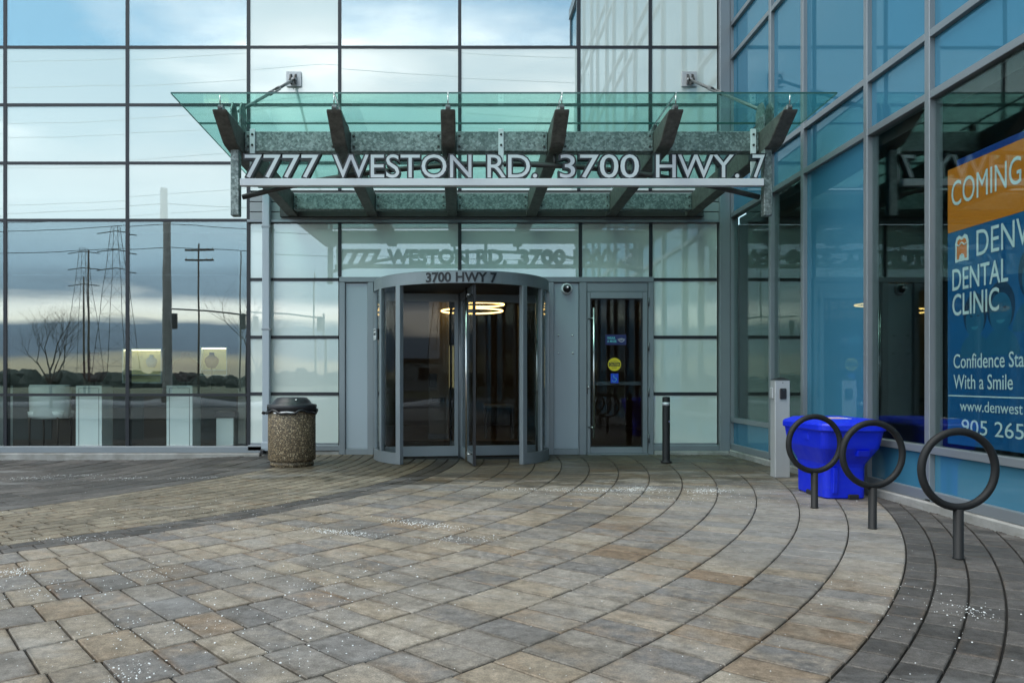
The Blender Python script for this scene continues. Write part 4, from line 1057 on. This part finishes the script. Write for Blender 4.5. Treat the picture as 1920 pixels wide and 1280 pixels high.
B(1.111, 1.949, 14.3, 14.38, 2.42, 2.5, b=.004).build('head', 'alum', t); B(1.115, 1.945, 14.33, 14.342, .02, 2.41).build('pane', 'door_glass', t)
MB().tube([(1.16, 14.27, .95), (1.16, 14.27, 1.25)], .012, 8).build('handle', 'chrome', t)
# ================================================================== jewellery shop contents
def plinth(px_a, px_b, label):
    y = 12.08; xa, xb = at(px_a, 700, y)[0], at(px_b, 700, y)[0]
    t = thing('display_plinth', ((xa + xb) / 2, y, 0), label, 'plinth', 'white plinths in the shop window')
    B(xa, xb, y, y + .38, .013, 1.045, b=.004).build('box', 'interior_white', t)
    m = MB(); i = .045
    for a in ((xa + i, xb - i, 1.045 - i, 1.045 - i + .006), (xa + i, xa + i + .006, .05, 1.045 - i - .001), (xb - i - .006, xb - i, .05, 1.045 - i - .001)): m.box(a[0], a[1], y - .003, y - .0005, a[2], a[3])
    m.build('inlay_line', 'letter_black', t)
plinth(142, 191, 'white display plinth with black inlay in left shop window pane')
plinth(312, 361, 'white display plinth with black inlay in right shop window pane')
plinth(-30, -2, 'white display plinth at far left shop window edge')
t = thing('shop_chair', (-6.75, 12.7, 0), 'white upholstered chair with dark legs in shop window', 'chair')
m = MB()
rgs = []
for z, s_ in ((.50, .86), (.56, .98), (.80, 1.0), (1.02, 1.02), (1.055, .98)):
    rgs.append([(-6.76 + .33 * s_ * math.cos(R(q)), 12.75 + .30 * s_ * math.sin(R(q)), z) for q in range(180, 361, 15)] + [(-6.76 + .26 * s_ * math.cos(R(q)), 12.75 + .23 * s_ * math.sin(R(q)), z) for q in range(360, 179, -15)])
m.loft(rgs, True); m.build('backrest', 'interior_white', t)
MB().loft([rr_(-7.04, -6.48, 12.5, 13.0, .52, .1), rr_(-7.05, -6.47, 12.49, 13.01, .62, .1)], True).build('seat', 'interior_white', t)
for x in (-7.0, -6.54):
    for y in (12.53, 12.96): MB().tube([(x, y, .53), (x * 1.0, y, .013)], [.022, .014], 8).build('leg', 'wood_dark', t)
t = thing('shop_counter', (-5.6, 13.4, 0), 'long dark display counter inside the jewellery shop', 'counter')
B(-9.2, -3.2, 13.4, 13.9, .013, .93).build('base', 'wood_dark', t); B(-9.25, -3.15, 13.37, 13.95, .931, .97, b=.006).build('top', 'wood_dark', t)
for xa in (-8.0, -6.4, -4.8): B(xa, xa + .9, 13.39, 13.399, .1, .85).build('panel', 'steel_dark', t)
def niche(pa, pb, pt, pbm, label):
    y = 13.98; a = at(pa, pt, y); c = at(pb, pbm, y)
    t = thing('lit_niche', ((a[0] + c[0]) / 2, y, c[2]), label, 'display case', 'lit yellow display niches in the shop')
    B(a[0], c[0], y + .12, y + .14, c[2], a[2]).build('back_panel', 'cream_panel', t)
    B(a[0] + .01, c[0] - .01, y + .02, y + .06, a[2] - .02, a[2] - .001).build('light_strip', 'downlight', t)
    m = MB(); m.box(a[0] - .02, a[0] - .001, y, y + .14, c[2] - .02, a[2] + .02); m.box(c[0] + .001, c[0] + .02, y, y + .14, c[2] - .02, a[2] + .02); m.box(a[0], c[0], y, y + .14, c[2] - .02, c[2] - .001); m.box(a[0], c[0], y, y + .14, a[2] + .001, a[2] + .02)
    m.build('frame', 'interior_white', t)
    B(a[0], c[0], y + .01, y + .119, (c[2] + a[2]) / 2 - .17, (c[2] + a[2]) / 2 - .155).build('shelf', 'interior_white', t)
niche(231, 301, 655, 716, 'yellow lit niche left of centre in right shop window pane')
niche(377, 424, 652, 702, 'yellow lit niche nearest the downpipe in shop window')
def bust(px_, py_, y, h, mat, label, base=.0):
    c = at(px_, py_, y)
    t = thing('necklace_bust', c, label, 'display bust', 'jewellery busts in the shop')
    m = MB(); pr = ((0, .24, .14), (.15, .36, .20), (.40, .46, .22), (.58, .47, .20), (.72, .34, .17), (.82, .17, .13), (.96, .15, .12), (1.0, .16, .12))
    m.loft([[(c[0] + h * rx * math.cos(R(q)), c[1] + h * ry * math.sin(R(q)), c[2] + h * z) for q in range(0, 360, 20)] for z, rx, ry in pr], True); m.build('torso', mat, t)
    z0 = base
    if z0 < c[2] - .02: MB().tube([(c[0], c[1], c[2]), (c[0], c[1], z0)], .012, 8).build('stand', 'steel_dark', t)
bust(284, 688, 13.92, .22, 'interior_white', 'white necklace bust in front of the left yellow niche', 1.36)
bust(348, 716, 13.0, .50, 'maroon', 'large dark bust above the right display plinth', .97)
bust(397, 690, 13.0, .26, 'maroon', 'small maroon bust near the right yellow niche', .97)
bust(177, 716, 13.0, .50, 'maroon', 'dark maroon bust above the left display plinth', .97)
bust(100, 720, 13.2, .34, 'wood_dark', 'dark bust above the white shop chair', .97)
t = thing('shop_column', (-3.9, 13, 0), 'pale narrow column at right end of shop window', 'column')
B(at(446, 0, 12.6)[0], at(461, 0, 12.6)[0], 12.6, 12.75, .013, 3.38, b=.006).build('shaft', 'interior_wall', t); B(at(445, 0, 12.6)[0], at(462, 0, 12.6)[0], 12.59, 12.76, .0135, .1).build('skirting', 'steel_dark', t)
t = thing('shop_stool', (-4.4, 12.6, 0), 'low pale stool with dark cushion right of plinth', 'stool')
xa = at(405, 0, 12.5)[0]; xb = at(438, 0, 12.5)[0]
B(xa, xb, 12.5, 12.8, .06, .52, b=.01).build('base', 'interior_white', t); B(xa - .03, xb + .05, 12.47, 12.83, .521, .62, b=.02).build('cushion', 'black_plastic', t)

# ================================================================== across the plaza (seen mirrored in the glass)
def utility_pole(x, y, h, r, label, arms=True):
    t = thing('utility_pole', (x, y, 0), label, 'utility pole', 'utility poles along the road')
    MB().tube([(x, y, -.1), (x, y, h)], [r, r * .7], 14).build('shaft', 'concrete' if r > .15 else 'pole_wood', t)
    if arms:
        for z in (h - .5, h - 1.3):
            a = B(x - 1.1, x + 1.1, y - .17 - r, y - r * .8, z - .06, z + .06).build('cross_arm', 'pole_wood', t)
            for dx in (-1, -.55, .55, 1): MB().lathe([(.03, 0), (.05, .03), (.03, .08), (.045, .1), (.02, .15)], (x + dx, y - r - .07), 8).xf(Matrix.Translation((0, 0, z + .061))).build('insulator', 'interior_white', a)
utility_pole(-12.0, -7.9, 8.8, .20, 'thick grey concrete utility pole at the roadside behind the plaza', False)
for i, (x, y, h) in enumerate(((-29, -36, 9), (-27.2, -33, 10.5), (-21, -38, 12), (-24, -60, 15), (-30, -55, 13), (-13.5, -46, 11), (14, -40, 11), (30, -45, 12))):
    utility_pole(x, y, h, .085, 'thin distant utility pole beyond the road, number %s from the left' % ('one two three four five six seven eight'.split()[i]), i in (2, 6))
def tower(x, y, h, label):
    t = thing('transmission_tower', (x, y, 0), label, 'pylon', 'lattice transmission towers')
    m = MB(); w0, w1 = h * .11, h * .02
    C4 = [(-1, -1), (1, -1), (1, 1), (-1, 1)]
    lev = [(k / 9) for k in range(10)]
    P = lambda q, c: (x + c[0] * (w0 + (w1 - w0) * q), y + c[1] * (w0 + (w1 - w0) * q), h * q)
    for c in C4: m.tube([P(0, c), P(1, c)], .07, 4)
    for a, b_ in zip(lev, lev[1:]):
        for i in range(4): m.tube([P(a, C4[i]), P(b_, C4[(i + 1) % 4])], .035, 3); m.tube([P(b_, C4[i]), P(b_, C4[(i + 1) % 4])], .03, 3)
    m.build('lattice', 'steel_mid', t)
    for q in (.72, .84, .96): MB().tube([(x - h * .12, y, h * q), (x, y, h * q + .6), (x + h * .12, y, h * q)], .12, 4).build('cross_arm', 'steel_dark', t)
tower(-84, -165, 38, 'lattice transmission tower on the left of the far pair'); tower(-104, -190, 37, 'lattice transmission tower farther away to the left'); tower(40, -130, 33, 'lattice transmission tower on the right side')
for i, (y, z, sag, tl) in enumerate(((-40, 15.5, 1.2, .010), (-40, 17.2, 1.5, .008), (-40.5, 19.4, 1.0, -.006), (-41, 21.0, 1.6, .004), (-42, 23.2, 1.2, .0), (-44, 25.5, 1.8, -.004), (-44, 28.3, 1.4, .005), (-45, 31.0, 1.5, .002), (-8, 8.2, .5, 0), (-8, 7.5, .6, 0), (-8.3, 6.6, .5, 0))):
    sp = 60 if y < -20 else 36
    pts = []
    for k in range(-24, 25):
        x = -12 + k * sp / 8; u = (k % 8) / 8; pts.append((x, y, z + tl * x - sag * 4 * u * (1 - u)))
    o = MB().tube(pts, .022 if y < -20 else .014, 5).build('overhead_wire', 'gasket')
    tag(o, ('overhead wire over the far side of the road, %s from the bottom' % 'first second third fourth fifth sixth seventh eighth'.split()[i]) if y < -20 else ('low overhead wire on the thick roadside pole, %s from the top' % 'first second third'.split()[i - 8]), 'wire', 'overhead wires')
def bare_tree(x, y, h, seed, label):
    t = thing('bare_tree', (x, y, -.1), label, 'tree', 'leafless street trees')
    r = random.Random(seed); tm, cm = MB(), MB()
    def grow(p, d, ln, rad, dep):
        n = 3; pts = [p]
        for k in range(n):
            d = (d + Vector((r.uniform(-.14, .14), r.uniform(-.14, .14), r.uniform(-.02, .12)))).normalized(); pts.append(pts[-1] + d * ln / n)
        (tm if dep == 0 else cm).tube(pts, [rad * (1 - .45 * k / n) for k in range(n + 1)], 6 if dep < 2 else 3, caps=False)
        if dep < 6:
            for k in range(5 if dep == 0 else 3 if dep < 4 else 2):
                b_ = pts[-1] if k < 2 else pts[-2]
                a = r.uniform(0, 6.28); tl = r.uniform(.45, .95)
                nd = (d + Vector((math.cos(a), math.sin(a), .1)) * tl).normalized(); grow(b_, nd, ln * r.uniform(.60, .80), rad * .55, dep + 1)
    grow(Vector((x, y, -.1)), Vector((0, 0, 1)), h * .27, .065, 0)
    tm.build('trunk', 'bark', t); cm.build('crown', 'bark', t)
bare_tree(-15.9, -6.4, 5.8, 2, 'leafless young street tree mirrored at far left of the shop window')
bare_tree(-8.3, -6.6, 6.2, 9, 'leafless street tree mirrored near the downpipe')
bare_tree(7.5, -7.0, 6.0, 14, 'leafless street tree on the right behind the plaza')
def signal(x, y, label):
    t = thing('traffic_signal', (x, y, 0), label, 'traffic light', 'traffic signals over the road')
    MB().tube([(x, y, -.1), (x, y, 5.6)], [.10, .07], 10).build('pole', 'steel_dark', t)
    MB().tube([(x, y, 5.3), (x - 2.5, y, 5.6), (x - 5, y, 5.7)], .05, 8).build('arm', 'steel_dark', t)
    for dx in (-.25, -4.6):
        h = B(x + dx - .17, x + dx + .17, y + .06, y + .26, 4.4, 5.4, b=.03).build('signal_head', 'black_plastic', t)
        for k in range(3): MB().lathe([(.10, 0), (.10, .05)], n=14).xf(Matrix.Translation((x + dx, y + .31, 4.6 + .3 * k)) @ Matrix.Rotation(R(90), 4, 'X')).build('lens', 'steel_dark', h)
signal(-13.8, -26, 'traffic signal on its pole across the road to the left'); signal(-9.5, -29, 'traffic signal across the road nearer the middle')
# snow bank along the kerb and far tree belt
m = MB(); r = random.Random(8)
rg = []
for k in range(241):
    x = -60 + k * .5; h = .16 + .20 * abs(math.sin(k * .37) * math.sin(k * .113)) + r.uniform(0, .07); wd_ = .5 + .25 * math.sin(k * .21)
    rg.append([(x, -8.2 + wd_, -.02), (x, -8.2 + wd_ * .5, h * .8), (x, -8.2, h), (x, -8.2 - wd_ * .5, h * .7), (x, -8.2 - wd_, -.02)])
m.loft(rg, True); o = m.build('snow_bank', 'snow'); tag(o, 'low ridge of ploughed snow along the kerb', 'snow'); o['kind'] = 'stuff'
m = MB(); r = random.Random(4)
for k in range(1100):
    x = r.uniform(-230, 200); y = r.uniform(-170, -95); h = r.uniform(1.2, 3.0); w_ = h * r.uniform(.35, .8)
    rings = []
    for q in range(5):
        rad = w_ * (1, 1.2, 1.15, .95, .45)[q]; rings.append([(x + rad * math.cos(R(a)) * r.uniform(.7, 1.2), y + rad * math.sin(R(a)) * r.uniform(.7, 1.2), -.2 + h * q / 4 * r.uniform(.92, 1.05)) for a in range(0, 360, 45)])
    m.loft(rings)
o = m.build('distant_treeline', 'conifer'); tag(o, 'dark belt of far trees on the horizon', 'trees'); o['kind'] = 'stuff'
def far_block(x, y, w_, d, h, label):
    t = thing('distant_building', (x, y, 0), label, 'building', 'low buildings beyond the road')
    B(x - w_ / 2, x + w_ / 2, y - d / 2, y + d / 2, -.14, h).build('wall', 'siding', t); B(x - w_ / 2 - .3, x + w_ / 2 + .3, y - d / 2 - .3, y + d / 2 + .3, h + .001, h + .4).build('roof', 'steel_dark', t)
    n = int(w_ / 4)
    for k in range(n):
        xx = x - w_ / 2 + (k + .5) * w_ / n; B(xx - 1.2, xx + 1.2, y + d / 2 + .003, y + d / 2 + .08, 1.0, min(h - .6, 3.0)).build('window', 'gasket', t)
far_block(24, -66, 34, 16, 2.9, 'low grey commercial block across the road on the right')
